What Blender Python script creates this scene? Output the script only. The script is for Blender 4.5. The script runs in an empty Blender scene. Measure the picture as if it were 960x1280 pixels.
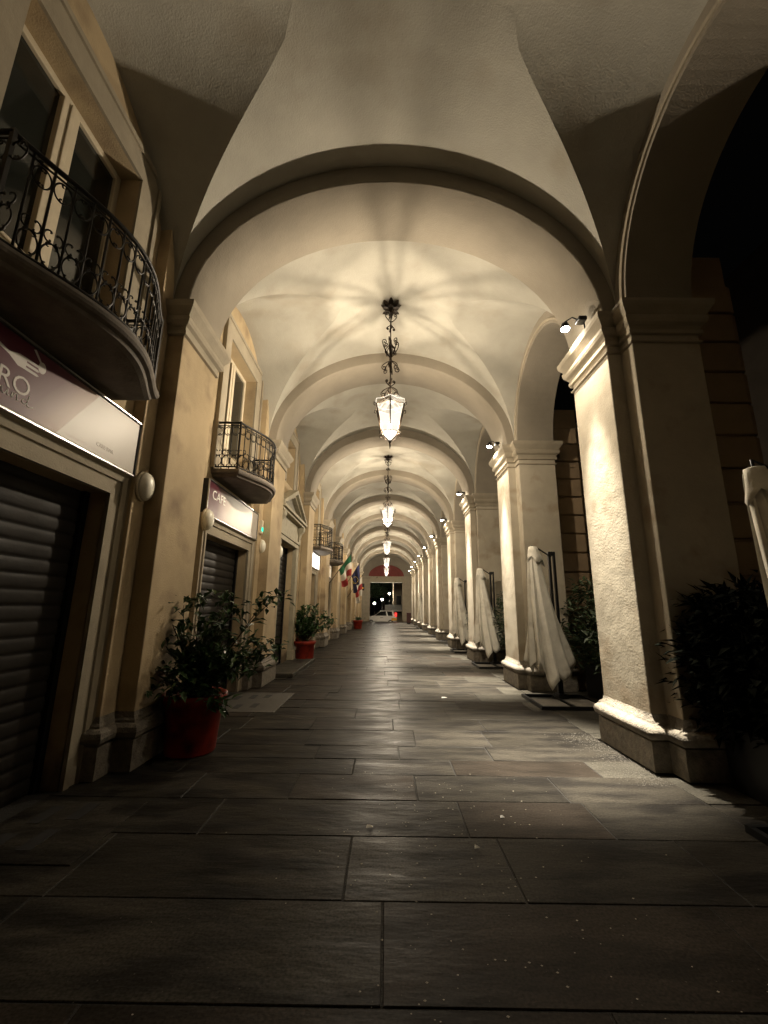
import bpy, bmesh, math, random
from mathutils import Vector, Matrix
random.seed(11)
sc = bpy.context.scene
C = sc.collection
PI = math.pi

# ------------------------------------------------------------ camera
F_PX, PITCH, YAW, ROLL, EYE = 524.63, .2234, -.0061, .0107, 1.55
cd = bpy.data.cameras.new("camera"); cam = bpy.data.objects.new("camera", cd); C.objects.link(cam)
cd.sensor_fit = 'HORIZONTAL'; cd.sensor_width = 36.0; cd.lens = F_PX / 960 * 36.0
cd.clip_start = .05; cd.clip_end = 600
_c, _s = math.cos(ROLL), math.sin(ROLL)
_R0 = Vector((math.cos(YAW), -math.sin(YAW), 0)); _F0 = Vector((math.sin(YAW), math.cos(YAW), 0)); _Z = Vector((0, 0, 1))
_F = math.cos(PITCH) * _F0 + math.sin(PITCH) * _Z; _U0 = math.cos(PITCH) * _Z - math.sin(PITCH) * _F0
_R = _c * _R0 + _s * _U0; _U = -_s * _R0 + _c * _U0
_M = Matrix((( _R.x, _U.x, -_F.x, 0), (_R.y, _U.y, -_F.y, 0), (_R.z, _U.z, -_F.z, EYE), (0, 0, 0, 1)))
cam.matrix_world = _M
sc.camera = cam

# ------------------------------------------------------------ world (night sky) and exposure
w = bpy.data.worlds.new("World"); sc.world = w; w.use_nodes = True
_nt = w.node_tree; _bg = _nt.nodes['Background']
_bg.inputs[0].default_value = (.34, .33, .30, 1); _bg.inputs[1].default_value = .0002
sc.view_settings.view_transform = 'Standard'
try: sc.view_settings.look = 'None'
except Exception: pass
sc.view_settings.gamma = 1
EXPOSURE = 3.25
sc.view_settings.exposure = EXPOSURE
LANTERN_W, FLOOD_W = 99.0, 1050.0
sc.cycles.max_bounces = 7; sc.cycles.diffuse_bounces = 2; sc.cycles.glossy_bounces = 3
sc.cycles.transparent_max_bounces = 12; sc.cycles.transmission_bounces = 3
sc.cycles.sample_clamp_indirect = 4.0; sc.cycles.caustics_reflective = False; sc.cycles.caustics_refractive = False
sc.cycles.use_denoising = True

# ------------------------------------------------------------ materials
def mat(name, base, rough=.8, metal=0, noise=0.0, nscale=3.0, bump=0.0, bscale=40.0, col2=None, spec=.5,
        emis=None, estr=0, rand=0.0, bump2=0.0, b2scale=4.0, stain=None, rvar=0.0, rscale=3.0, grime=None, stretch=1.0, speck=None):
    m = bpy.data.materials.new(name); m.use_nodes = True
    N, L = m.node_tree.nodes, m.node_tree.links
    b = N['Principled BSDF']
    b.inputs['Roughness'].default_value = rough; b.inputs['Metallic'].default_value = metal
    b.inputs['Specular IOR Level'].default_value = spec
    b.inputs['Base Color'].default_value = (*base, 1)
    tc = N.new('ShaderNodeTexCoord'); src = tc.outputs['Object']
    geo = N.new('ShaderNodeNewGeometry'); src = geo.outputs['Position']
    if stretch != 1.0:
        vm = N.new('ShaderNodeVectorMath'); vm.operation = 'MULTIPLY'; vm.inputs[1].default_value = (stretch, 1, 1); L.new(src, vm.inputs[0]); src = vm.outputs[0]
    cur = None
    if noise or col2:
        nz = N.new('ShaderNodeTexNoise'); nz.inputs['Scale'].default_value = nscale; nz.inputs['Detail'].default_value = 6
        nz.inputs['Roughness'].default_value = .62
        L.new(src, nz.inputs['Vector'])
        cr = N.new('ShaderNodeValToRGB')
        c2 = col2 if col2 else tuple(v * (1 - noise) for v in base)
        c1 = base if col2 else tuple(min(1, v * (1 + noise * .6)) for v in base)
        cr.color_ramp.elements[0].position = .32; cr.color_ramp.elements[0].color = (*c2, 1)
        cr.color_ramp.elements[1].position = .68; cr.color_ramp.elements[1].color = (*c1, 1)
        L.new(nz.outputs['Fac'], cr.inputs['Fac']); cur = cr.outputs['Color']
    if stain:   # darker blotches of dirt
        n2 = N.new('ShaderNodeTexNoise'); n2.inputs['Scale'].default_value = stain[1]; n2.inputs['Detail'].default_value = 8
        L.new(src, n2.inputs['Vector'])
        mr = N.new('ShaderNodeMapRange'); mr.inputs['From Min'].default_value = stain[2]; mr.inputs['From Max'].default_value = stain[3]
        L.new(n2.outputs['Fac'], mr.inputs['Value'])
        mx = N.new('ShaderNodeMix'); mx.data_type = 'RGBA'
        L.new(mr.outputs['Result'], mx.inputs['Factor'])
        if cur: L.new(cur, mx.inputs['A'])
        else: mx.inputs['A'].default_value = (*base, 1)
        mx.inputs['B'].default_value = (*stain[0], 1); cur = mx.outputs['Result']
    if speck:
        n5 = N.new('ShaderNodeTexNoise'); n5.inputs['Scale'].default_value = speck[0]; n5.inputs['Detail'].default_value = 3; L.new(geo.outputs['Position'], n5.inputs['Vector'])
        mr = N.new('ShaderNodeMapRange'); mr.inputs['From Min'].default_value = .25; mr.inputs['From Max'].default_value = .75; mr.inputs['To Min'].default_value = 1-speck[1]; mr.inputs['To Max'].default_value = 1+speck[1]
        L.new(n5.outputs['Fac'], mr.inputs['Value']); hv = N.new('ShaderNodeHueSaturation'); L.new(mr.outputs['Result'], hv.inputs['Value'])
        if cur: L.new(cur, hv.inputs['Color'])
        else: hv.inputs['Color'].default_value = (*base, 1)
        cur = hv.outputs['Color']
    if grime:   # (colour, top height): damp rising from the ground, ragged edge
        sp = N.new('ShaderNodeSeparateXYZ'); L.new(src, sp.inputs[0])
        n3 = N.new('ShaderNodeTexNoise'); n3.inputs['Scale'].default_value = 2.2; n3.inputs['Detail'].default_value = 8
        L.new(src, n3.inputs['Vector'])
        ma = N.new('ShaderNodeMath'); ma.operation = 'MULTIPLY_ADD'; ma.inputs[1].default_value = 1.9; L.new(n3.outputs['Fac'], ma.inputs[0]); 
        L.new(sp.outputs['Z'], ma.inputs[2])
        mr = N.new('ShaderNodeMapRange'); mr.inputs['From Min'].default_value = grime[1] + .95; mr.inputs['From Max'].default_value = grime[1] + .6
        mr.inputs['To Max'].default_value = .8
        L.new(ma.outputs[0], mr.inputs['Value'])
        mx = N.new('ShaderNodeMix'); mx.data_type = 'RGBA'; L.new(mr.outputs['Result'], mx.inputs['Factor'])
        if cur: L.new(cur, mx.inputs['A'])
        else: mx.inputs['A'].default_value = (*base, 1)
        mx.inputs['B'].default_value = (*grime[0], 1); cur = mx.outputs['Result']
    if rand:
        oi = N.new('ShaderNodeObjectInfo'); hs = N.new('ShaderNodeHueSaturation')
        mr = N.new('ShaderNodeMapRange'); mr.inputs['To Min'].default_value = 1 - rand; mr.inputs['To Max'].default_value = 1 + rand
        L.new(oi.outputs['Random'], mr.inputs['Value']); L.new(mr.outputs['Result'], hs.inputs['Value'])
        if cur: L.new(cur, hs.inputs['Color'])
        else: hs.inputs['Color'].default_value = (*base, 1)
        cur = hs.outputs['Color']
    if cur: L.new(cur, b.inputs['Base Color'])
    if rvar:
        nr = N.new('ShaderNodeTexNoise'); nr.inputs['Scale'].default_value = rscale; nr.inputs['Detail'].default_value = 7
        L.new(src, nr.inputs['Vector'])
        mr = N.new('ShaderNodeMapRange'); mr.inputs['From Min'].default_value = .3; mr.inputs['From Max'].default_value = .7
        mr.inputs['To Min'].default_value = rough - rvar; mr.inputs['To Max'].default_value = rough + rvar
        L.new(nr.outputs['Fac'], mr.inputs['Value']); L.new(mr.outputs['Result'], b.inputs['Roughness'])
    nrm = None
    if bump2:
        n = N.new('ShaderNodeTexNoise'); n.inputs['Scale'].default_value = b2scale; n.inputs['Detail'].default_value = 5
        L.new(src, n.inputs['Vector'])
        bp = N.new('ShaderNodeBump'); bp.inputs['Strength'].default_value = 1; bp.inputs['Distance'].default_value = bump2
        L.new(n.outputs['Fac'], bp.inputs['Height']); nrm = bp
    if bump:
        n = N.new('ShaderNodeTexNoise'); n.inputs['Scale'].default_value = bscale; n.inputs['Detail'].default_value = 4
        L.new(src, n.inputs['Vector'])
        bp = N.new('ShaderNodeBump'); bp.inputs['Strength'].default_value = 1; bp.inputs['Distance'].default_value = bump
        L.new(n.outputs['Fac'], bp.inputs['Height'])
        if nrm: L.new(nrm.outputs['Normal'], bp.inputs['Normal'])
        nrm = bp
    if nrm: L.new(nrm.outputs['Normal'], b.inputs['Normal'])
    if emis:
        b.inputs['Emission Color'].default_value = (*emis, 1); b.inputs['Emission Strength'].default_value = estr
    return m

VAULT = mat("vault_plaster", (.38, .36, .305), .9, noise=.15, nscale=.8, bump=.004, bscale=55, bump2=.02, b2scale=1.6,
            stain=((.29, .26, .205), 1.1, .54, .74))
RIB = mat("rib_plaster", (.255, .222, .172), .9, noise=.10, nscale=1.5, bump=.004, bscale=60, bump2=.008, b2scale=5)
WALL = mat("ochre_render", (.46, .355, .215), .88, noise=.17, nscale=1.1, bump=.004, bscale=60, bump2=.010, b2scale=3.5,
           stain=((.25, .18, .11), 1.7, .54, .74), grime=((.10, .07, .045), .45))
TRIM = mat("stone_trim", (.33, .285, .21), .85, noise=.14, nscale=3, bump=.003, bscale=60, bump2=.004, b2scale=9, grime=((.18, .14, .1), .2))
PIER = mat("pier_render", (.42, .37, .285), .85, noise=.12, nscale=2.0, bump=.003, bscale=45, bump2=.009, b2scale=4,
           stain=((.29, .23, .155), 2.3, .56, .75), grime=((.27, .21, .14), .75))
STONE = mat("base_stone", (.19, .165, .13), .8, noise=.35, nscale=14, bump=.010, bscale=60, bump2=.015, b2scale=12, rand=.15)
BAND = mat("banded_render", (.28, .20, .12), .9, noise=.15, nscale=3, bump=.004, bscale=60, rand=.08)
PAVE = mat("paving_stone", (.036, .032, .026), .45, noise=.35, nscale=2.3, bump=.004, bscale=26, bump2=.009, b2scale=8, rand=.28, stretch=.35,
           stain=((.015, .0135, .012), 4.5, .44, .62), rvar=.12, rscale=5, spec=.035, speck=(70, .55))
PAVEB = mat("paving_stone_brown", (.036, .029, .023), .46, noise=.35, nscale=2.3, bump=.003, bscale=30, bump2=.007, b2scale=8, rand=.28, stretch=.35,
           stain=((.016, .0135, .011), 3.8, .46, .66), rvar=.12, rscale=5, spec=.035, speck=(70, .55))
PAVEC = mat("paving_stone_lightened", (.060, .055, .045), .5, noise=.35, nscale=2.3, bump=.004, bscale=60, bump2=.008, b2scale=12, rand=.25, stretch=.5,
           stain=((.045, .040, .032), 3.2, .5, .7), rvar=.1, rscale=4, spec=.03, speck=(70, .55))  # lighter copy of the paving, floodlight pool brightness put into the colour
JOINT = mat("joint_sand", (.022, .020, .017), .95, noise=.3, nscale=20, bump=.01, bscale=90)
GRATE = mat("grate_stone", (.052, .046, .037), .6, noise=.2, nscale=8, bump=.003, bscale=60)
IRON = mat("wrought_iron", (.018, .016, .014), .5, metal=.6, bump=.001, bscale=200)
BRONZE = mat("lantern_iron", (.045, .032, .022), .5, metal=.7, noise=.4, nscale=30)
SLAB = mat("balcony_stone", (.16, .135, .11), .85, noise=.3, nscale=5, bump=.004, bscale=50)
SHUT = mat("shutter_steel", (.017, .014, .011), .62, metal=.0, spec=.2, noise=.3, nscale=6, rvar=.1, bump2=.002, b2scale=20, rand=.1)
DARK = mat("dark_interior", (.012, .011, .01), .9)
FRAME = mat("cream_paint", (.62, .54, .40), .5, noise=.08, nscale=9, bump=.001, bscale=90)
PANE = mat("window_glass", (.012, .014, .012), .08, spec=.6)
WOOD = mat("dark_wood", (.06, .035, .02), .55, noise=.4, nscale=12)
GLOBE = mat("opal_lamp_cover", (.78, .74, .62), .35, noise=.1, nscale=8)
POT = mat("red_plastic", (.30, .028, .014), .5, noise=.3, nscale=6, stain=((.07, .012, .01), 5, .5, .72), spec=.3)
SOIL = mat("soil", (.03, .02, .013), .95, bump=.02, bscale=60)
LEAF = mat("glossy_leaf", (.040, .088, .024), .36, noise=.5, nscale=14, rvar=.1)
LEAF2 = mat("hedge_leaf", (.035, .060, .022), .5, noise=.5, nscale=9)
BARK = mat("bark", (.07, .05, .03), .9, bump=.006, bscale=50)
CANVAS = mat("umbrella_canvas", (.80, .76, .66), .85, noise=.12, nscale=5, bump=.003, bscale=120, bump2=.012, b2scale=9,
             stain=((.42, .36, .27), 3, .55, .8))
BLACK = mat("black_metal", (.014, .014, .014), .4, metal=.5)
CONC = mat("paver_concrete", (.16, .145, .12), .85, noise=.2, nscale=12, bump=.004, bscale=70)
GREENST = mat("grey_green_stone", (.36, .32, .225), .8, noise=.2, nscale=4, bump=.004, bscale=50, stain=((.2, .17, .11), 4, .55, .75))
ASPH = mat("asphalt", (.05, .05, .05), .7, noise=.2, nscale=10, bump=.01, bscale=60)
CARW = mat("car_paint", (.75, .73, .68), .28)
RED = mat("crimson_plaster", (.19, .045, .038), .85, noise=.15, nscale=3)
RUBBER = mat("rubber", (.012, .012, .012), .8)
CHROME = mat("wheel_metal", (.45, .45, .45), .35, metal=.9)
TAIL = mat("tail_light", (.5, .02, .015), .3, emis=(1, .04, .03), estr=.16)
YEL = mat("reflective_yellow", (.75, .38, .03), .5)
GREENF = mat("flag_green", (.008, .085, .035), .8); WHITEF = mat("flag_white", (.55, .51, .44), .8)
REDF = mat("flag_red", (.26, .02, .02), .8); BLUEF = mat("flag_blue", (.008, .012, .06), .8); STAR = mat("flag_gold", (.75, .55, .06), .7)
BIN = mat("bin_red", (.06, .012, .010), .5)
FARB = mat("far_building_render", (.55, .47, .34), .9, noise=.1, nscale=2)
PAPER = mat("litter_paper", (.75, .73, .68), .8)
GRIT = mat("grit", (.062, .056, .046), .9, rand=.3)

def emat(name, col, strength, transp=0.0):
    m = bpy.data.materials.new(name); m.use_nodes = True
    N, L = m.node_tree.nodes, m.node_tree.links
    N.clear(); o = N.new('ShaderNodeOutputMaterial'); e = N.new('ShaderNodeEmission')
    e.inputs[0].default_value = (*col, 1); e.inputs[1].default_value = strength
    if transp:
        t = N.new('ShaderNodeBsdfTransparent'); mx = N.new('ShaderNodeMixShader'); mx.inputs[0].default_value = transp
        L.new(e.outputs[0], mx.inputs[1]); L.new(t.outputs[0], mx.inputs[2]); L.new(mx.outputs[0], o.inputs[0])
    else: L.new(e.outputs[0], o.inputs[0])
    return m
LWARM = (1.0, .845, .635)
LOWGLASS = emat("lit_lower_glass", (1.0, .90, .74), .32, .07)
CROWNGL = emat("lit_crown_glass", (1.0, .88, .70), .45, .88)
GLASS = emat("lit_frosted_glass", (1.0, .90, .74), .75, .92)
BULB = emat("lit_bulb", (1.0, .88, .68), 30)
LENS = emat("lit_flood_lens", (1.0, .92, .76), 20)
STREETGLOBE = emat("lit_street_globe", (1.0, .93, .80), 14)
GREENLED = emat("lit_green_led", (.03, .9, .45), .25)
SIGNLED = emat("lit_sign_face", (1.0, .93, .80), .35)

def sign_mat(name, yb, slope, soft, y_mar, tan):
    """printed panel: maroon at the left, then a slanted edge to off-white; y runs along the wall"""
    m = mat(name, (.7, .66, .6), .38, spec=.18); N, L = m.node_tree.nodes, m.node_tree.links
    b = N['Principled BSDF']; g = N.new('ShaderNodeNewGeometry'); sp = N.new('ShaderNodeSeparateXYZ'); L.new(g.outputs['Position'], sp.inputs[0])
    ma = N.new('ShaderNodeMath'); ma.operation = 'MULTIPLY_ADD'; ma.inputs[1].default_value = -slope; L.new(sp.outputs['Z'], ma.inputs[0]); L.new(sp.outputs['Y'], ma.inputs[2])
    def rng(a, c):
        r = N.new('ShaderNodeMapRange'); r.inputs['From Min'].default_value = a; r.inputs['From Max'].default_value = c; L.new(ma.outputs[0], r.inputs['Value']); return r.outputs['Result']
    r = N.new('ShaderNodeValToRGB'); L.new(rng(y_mar, yb), r.inputs['Fac'])
    r.color_ramp.elements[0].color = (.085, .014, .026, 1); r.color_ramp.elements[1].color = (*tan, 1); q = r.color_ramp.elements.new(.55); q.color = (.11, .035, .045, 1)
    mx = N.new('ShaderNodeMix'); mx.data_type = 'RGBA'; L.new(rng(yb - soft, yb + soft), mx.inputs['Factor'])
    L.new(r.outputs['Color'], mx.inputs['A']); mx.inputs['B'].default_value = (.50, .46, .41, 1)
    L.new(mx.outputs['Result'], b.inputs['Base Color']); return m

# ------------------------------------------------------------ mesh helpers
class MB:
    def __init__(s): s.v = []; s.f = []; s.sm = []; s.mi = []; s.m = 0
    def add(s, vs, fs, smooth=False):
        n = len(s.v); s.v += [tuple(p) for p in vs]; s.f += [tuple(i + n for i in f) for f in fs]; s.sm += [smooth] * len(fs); s.mi += [s.m] * len(fs); return s
    def box(s, x0, x1, y0, y1, z0, z1):
        return s.add([(x0,y0,z0),(x1,y0,z0),(x1,y1,z0),(x0,y1,z0),(x0,y0,z1),(x1,y0,z1),(x1,y1,z1),(x0,y1,z1)],
                     [(0,3,2,1),(4,5,6,7),(0,1,5,4),(1,2,6,5),(2,3,7,6),(3,0,4,7)])
    def prism(s, poly, z0, z1):         # poly ccw in xy
        n = len(poly)
        return s.add([(x,y,z0) for x,y in poly] + [(x,y,z1) for x,y in poly],
                     [tuple(range(n))[::-1], tuple(range(n, 2*n))] + [(i, (i+1) % n, n + (i+1) % n, n + i) for i in range(n)])
    def extr(s, poly, ax, a, b):        # polygon in the two other axes, extruded along ax
        n = len(poly)
        def P(p, t): return {'x': (t, p[0], p[1]), 'y': (p[0], t, p[1]), 'z': (p[0], p[1], t)}[ax]
        return s.add([P(p, a) for p in poly] + [P(p, b) for p in poly],
                     [tuple(range(n))[::-1], tuple(range(n, 2*n))] + [(i, (i+1) % n, n + (i+1) % n, n + i) for i in range(n)])
    def tube(s, pts, r, n=6, cap=True):
        pts = [Vector(p) for p in pts]; R = r if isinstance(r, (list, tuple)) else [r] * len(pts)
        vs = []; up = Vector((0, 0, 1))
        for i, p in enumerate(pts):
            d = (pts[min(i+1, len(pts)-1)] - pts[max(i-1, 0)])
            d = d.normalized() if d.length > 1e-9 else Vector((0, 0, 1))
            if i == 0: a = d.orthogonal().normalized()
            else: a = (a - d * a.dot(d)); a = a.normalized() if a.length > 1e-6 else d.orthogonal().normalized()
            b = d.cross(a)
            for k in range(n): t = 2*PI*k/n; vs.append(p + (a*math.cos(t) + b*math.sin(t)) * R[i])
        fs = [(i*n+k, i*n+(k+1)%n, (i+1)*n+(k+1)%n, (i+1)*n+k) for i in range(len(pts)-1) for k in range(n)]
        if cap: fs += [tuple(range(n))[::-1], tuple(range((len(pts)-1)*n, len(pts)*n))]
        return s.add(vs, fs, n > 4)
    def lathe(s, prof, n=24, cx=0, cy=0, sx=1, sy=1, smooth=True):
        vs = [(cx + r*math.cos(2*PI*k/n)*sx, cy + r*math.sin(2*PI*k/n)*sy, z) for r, z in prof for k in range(n)]
        fs = [(i*n+k, i*n+(k+1)%n, (i+1)*n+(k+1)%n, (i+1)*n+k) for i in range(len(prof)-1) for k in range(n)]
        fs += [tuple(range(n))[::-1], tuple(range((len(prof)-1)*n, len(prof)*n))]
        return s.add(vs, fs, smooth)
    def mould(s, plan, prof, closed=True):  # profile (out, z) carried round a plan polygon with mitres (plan ccw)
        n = len(plan); vs = []; P = [Vector((*p, 0)) for p in plan]; dirs = []
        for i in range(n):
            a = P[i] - P[i-1] if (closed or i > 0) else P[1] - P[0]
            b = P[(i+1) % n] - P[i] if (closed or i < n-1) else P[-1] - P[-2]
            a.normalize(); b.normalize(); na = Vector((a.y, -a.x, 0)); nb = Vector((b.y, -b.x, 0))
            m = (na + nb).normalized(); dirs.append(m / max(.2, m.dot(na)))
        for o, z in prof:
            for i in range(n): q = P[i] + dirs[i] * o; vs.append((q.x, q.y, z))
        e = n if closed else n - 1
        fs = [(i*n+k, i*n+(k+1)%n, (i+1)*n+(k+1)%n, (i+1)*n+k) for i in range(len(prof)-1) for k in range(e)]
        return s.add(vs, fs)
    def obj(s, name, m, parent=None, bevel=0, loc=None, rot=None, keep=False):
        me = bpy.data.meshes.new(name)
        off = Vector((0, 0, 0))
        if parent is not None and not keep:
            off = parent.location.copy()
            if parent.parent: off += parent.parent.location
        me.from_pydata([(Vector(v) - off)[:] for v in s.v], [], s.f)
        ms = m if isinstance(m, (list, tuple)) else [m]
        for q in ms: me.materials.append(q)
        me.polygons.foreach_set('use_smooth', s.sm)
        me.polygons.foreach_set('material_index', [min(i, len(ms)-1) for i in s.mi])
        me.update()
        o = bpy.data.objects.new(name, me); C.objects.link(o)
        if parent is not None: o.parent = parent
        if loc: o.location = loc
        if rot: o.rotation_euler = rot
        if bevel:
            b = o.modifiers.new("bevel", 'BEVEL'); b.width = bevel; b.segments = 2; b.limit_method = 'ANGLE'; b.harden_normals = False
        return o
def tag(o, label=None, cat=None, group=None, kind=None):
    if label: o['label'] = label
    if cat: o['category'] = cat
    if group: o['group'] = group
    if kind: o['kind'] = kind
    return o
def thing(name, label, cat, loc=(0,0,0), group=None, rot=None):
    o = bpy.data.objects.new(name, None); C.objects.link(o); o.location = loc; o.empty_display_size = .1
    if rot: o.rotation_euler = rot
    return tag(o, label, cat, group)
def inst(o, parent=None, loc=None, rot=None):
    c = o.copy(); C.objects.link(c)
    if parent is not None: c.parent = parent
    if loc is not None: c.location = loc
    if rot is not None: c.rotation_euler = rot
    return c
def tree(o, parent=None):
    c = o.copy(); C.objects.link(c); c.parent = parent
    for ch in list(o.children): tree(ch, c)
    return c
def copy_thing(root, loc, label, rot=None):
    c = tree(root); c.location = loc; c['label'] = label
    if rot: c.rotation_euler = rot
    return c
ORD = ['', 'first', 'second', 'third', 'fourth', 'fifth', 'sixth', 'seventh', 'eighth', 'ninth', 'tenth', 'eleventh', 'twelfth']

# ------------------------------------------------------------ dimensions (metres; y runs down the arcade)
D0, S, W = 4.5965, 4.2894, .944           # first arch in view, bay pitch, arch width
XR, XL, XC, XLC, XW, XO = 2.689, -2.4514, 2.859, -2.64, -2.77, 3.65
ZN, ZS = 4.715, 5.10                      # underside of impost, springing
CX, HA, RA = .119, 2.76, 2.29            # centre line, half span and rise of the vault
NB = 10                                   # last bay
YEND = D0 + NB * S                        # end wall
DL = -.159
def skew(x, y): return y - .031 * (2.69 - x)
def Yr(k): return D0 + (k - 1) * S        # near face of pier k
def place(k):                             # words that single a bay out
    if k == 0: return 'around the camera'
    return ORD[k] + ' from the camera'

# ------------------------------------------------------------ ground and paving
g = MB(); g.box(-60, 60, -30, 260, -.5, -.42); tag(g.obj('ground', ASPH), kind='structure')
pv = MB(); pv.box(-3.1, 7.5, -9, YEND + 1.2, -.40, -.0055); pav = tag(pv.obj('pavement', JOINT), kind='structure')
def unit_slab():
    m = MB(); m.box(-.5, .5, -.5, .5, -.045, 0); return m
rows = []; y = .86
for d in (.60, .60, .62, .66, .56, .54, .42, .43, .62, .6, .6, .58): rows.append((y, y + d)); y += d
rr = random.Random(5)
while y < YEND + .9:
    d = rr.uniform(.52, .72); rows.append((y, min(y + d, YEND + 1.0))); y += d
fixed = {2: [-1.9, .0, 1.75], 3: [-1.85, -.22, .78, 2.0], 4: [-1.3, .60, 1.62], 1: [-1.2, .9]}
nsl = 0; rest = MB()
for i, (ya, yb) in enumerate(rows):
    js = fixed.get(i)
    if js is None:
        js = []; x = -2.77 + rr.uniform(.5, 1.5)
        while x < 2.45: js.append(x); x += rr.uniform(.85, 1.75)
    ed = [-2.78] + js + [2.62 + rr.uniform(-.02, .05), 4.3, 7.3][: (3 if i < 26 else 2)]
    for a, b in zip(ed[:-1], ed[1:]):
        gx = .0025 + rr.random() * .004; gy = .0025 + rr.random() * .004
        if a > 2.5 and i >= 26: continue
        if nsl < 296:
            m = MB(); c = .0035
            x0, x1, y0, y1 = a + gx, b - gx, ya + gy, yb - gy
            tl = .0012 if i < 5 else .005; t = [rr.uniform(-tl, tl) for _ in range(4)]
            P = [(x0,y0),(x1,y0),(x1,y1),(x0,y1)]; Q = [(x0+c,y0+c),(x1-c,y0+c),(x1-c,y1-c),(x0+c,y1-c)]
            m.add([(*p, -.04) for p in P] + [(*p, -c + q) for p, q in zip(P, t)] + [(*p, q) for p, q in zip(Q, t)],
                  [(0,1,5,4),(1,2,6,5),(2,3,7,6),(3,0,4,7),(4,5,9,8),(5,6,10,9),(6,7,11,10),(7,4,8,11),(8,9,10,11)])
            m.obj('paving_slab', (PAVEC if (a > 1.6 and i >= 5) else PAVE if rr.random() < .7 else PAVEB), pav); nsl += 1  # slabs along the piers are coloured lighter to strengthen the floodlight pools
        else: rest.box(a + gx, b - gx, ya + gy, yb - gy, -.04, rr.uniform(-.003, .004))
o = rest.obj('paving_slab', PAVE, pav); o['kind'] = 'stuff'

# ------------------------------------------------------------ vaulted ceiling

def vault_bay(k):
    """one groin-vaulted bay; the mesh follows the groin lines exactly"""
    a = (S - W) / 2; yc = Yr(k) + W + a
    nx, nl, ns = 56, 20, 10
    xs = []
    for i in range(nx + 1):
        xs.append(-HA * math.cos(PI * i / nx))
    cols = []
    for x in xs:
        mr = RA * math.sqrt(max(0, 1 - (x / HA) ** 2)); rl = RA - .165 * abs(x)
        yg = a * math.sqrt(max(0, 1 - (mr / rl) ** 2)) if mr < rl else 0.0
        cols.append((x, mr, rl, yg))
    cols.insert(0, (-HA - .20, 0, RA - .165 * (HA + .20), a))
    cols.append((HA + .06, 0, RA - .165 * (HA + .06), a))
    m = MB(); idx = []
    for x, mr, rl, yg in cols:
        col = []
        for j in range(ns + 1): col.append((x, -a - .06 + (a + .06 - yg) * j / ns, mr))
        for j in range(1, nl):
            t = -math.cos(PI * j / nl); yy = yg * t
            col.append((x, yy, max(mr, rl * math.sqrt(max(0, 1 - (yy / a) ** 2)))))
        for j in range(ns + 1): col.append((x, yg + (a + .06 - yg) * j / ns, mr))
        base = len(m.v)
        m.v += [(CX + p[0], skew(CX + p[0], yc + p[1]), ZS + p[2] + .0) for p in col]
        idx.append((base, len(col)))
    for (b0, n), (b1, _) in zip(idx[:-1], idx[1:]):
        for j in range(n - 1):
            m.f.append((b0 + j, b1 + j, b1 + j + 1, b0 + j + 1)); m.sm.append(True); m.mi.append(0)
    o = m.obj('vault_bay' if k != 1 else 'vault_bay', VAULT, ceil_root)
    bm = bmesh.new(); bm.from_mesh(o.data)
    # groin edges stay sharp
    sharp = set()
    for (b0, n), (b1, _) in zip(idx[:-1], idx[1:]):
        for j in (ns, n - 1 - ns):
            sharp.add((b0 + j, b1 + j))
    bm.verts.ensure_lookup_table()
    for e in bm.edges:
        key = tuple(sorted((e.verts[0].index, e.verts[1].index)))
        if key in sharp:
            x = abs(m.v[key[0]][0] - CX)
            if x > .95: e.smooth = False
    bm.to_mesh(o.data); bm.free()
    return o
cm = MB(); cm.box(-3.3, 4.0, -10, YEND + 1, 7.62, 7.9)
ceil_root = tag(cm.obj('ceiling', VAULT), kind='structure')
for k in range(-1, NB + 1): vault_bay(k)

# ------------------------------------------------------------ transverse arches
def arch_mesh(k, last=False):
    y0, y1 = Yr(k), Yr(k) + W
    if last: y1 = y0 + .3
    n = 72; m = MB(); hw = (XR - XL) / 2; rise = 2.03; cx = (XR + XL) / 2
    ring = []
    for i in range(n + 1):
        t = PI * i / n; c_, s_ = math.cos(t), math.sin(t)
        w_ = random.uniform(-.002, .002)
        inner = (cx + (hw + w_) * c_, ZS + (rise + w_) * s_)
        mid = (cx + (hw + .012) * c_, ZS + (rise + .012) * s_)
        outer = (cx + (hw + .50) * c_, ZS + (rise + .50) * s_)
        ring.append((inner, mid, outer))
    ch = .012
    prof = lambda q: [(q[2], y0), (q[1], y0), (q[0], y0 + ch), (q[0], y1 - ch), (q[1], y1), (q[2], y1)]
    for q in ring:
        for (x, z), yy in prof(q): m.v.append((x, skew(x, yy), z))
    for i in range(n):
        for j in range(5):
            m.f.append((i*6+j, (i+1)*6+j, (i+1)*6+j+1, i*6+j+1)); m.sm.append(j == 2); m.mi.append(0)
    return m
for k in range(-1, NB + 1):
    nm = {-1: 'plaster transverse arch behind the camera, furthest back', 0: 'plaster transverse arch directly above the camera'}.get(k)
    if nm is None:
        nm = 'wide dark-faced plaster arch spanning the arcade, nearest in the picture' if k == 1 else \
             'plaster arch spanning the arcade, %s arch counted from the near one' % ORD[k]
    tag(arch_mesh(k).obj('transverse_arch', RIB), nm, 'arch', 'transverse arches across the arcade')

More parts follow.
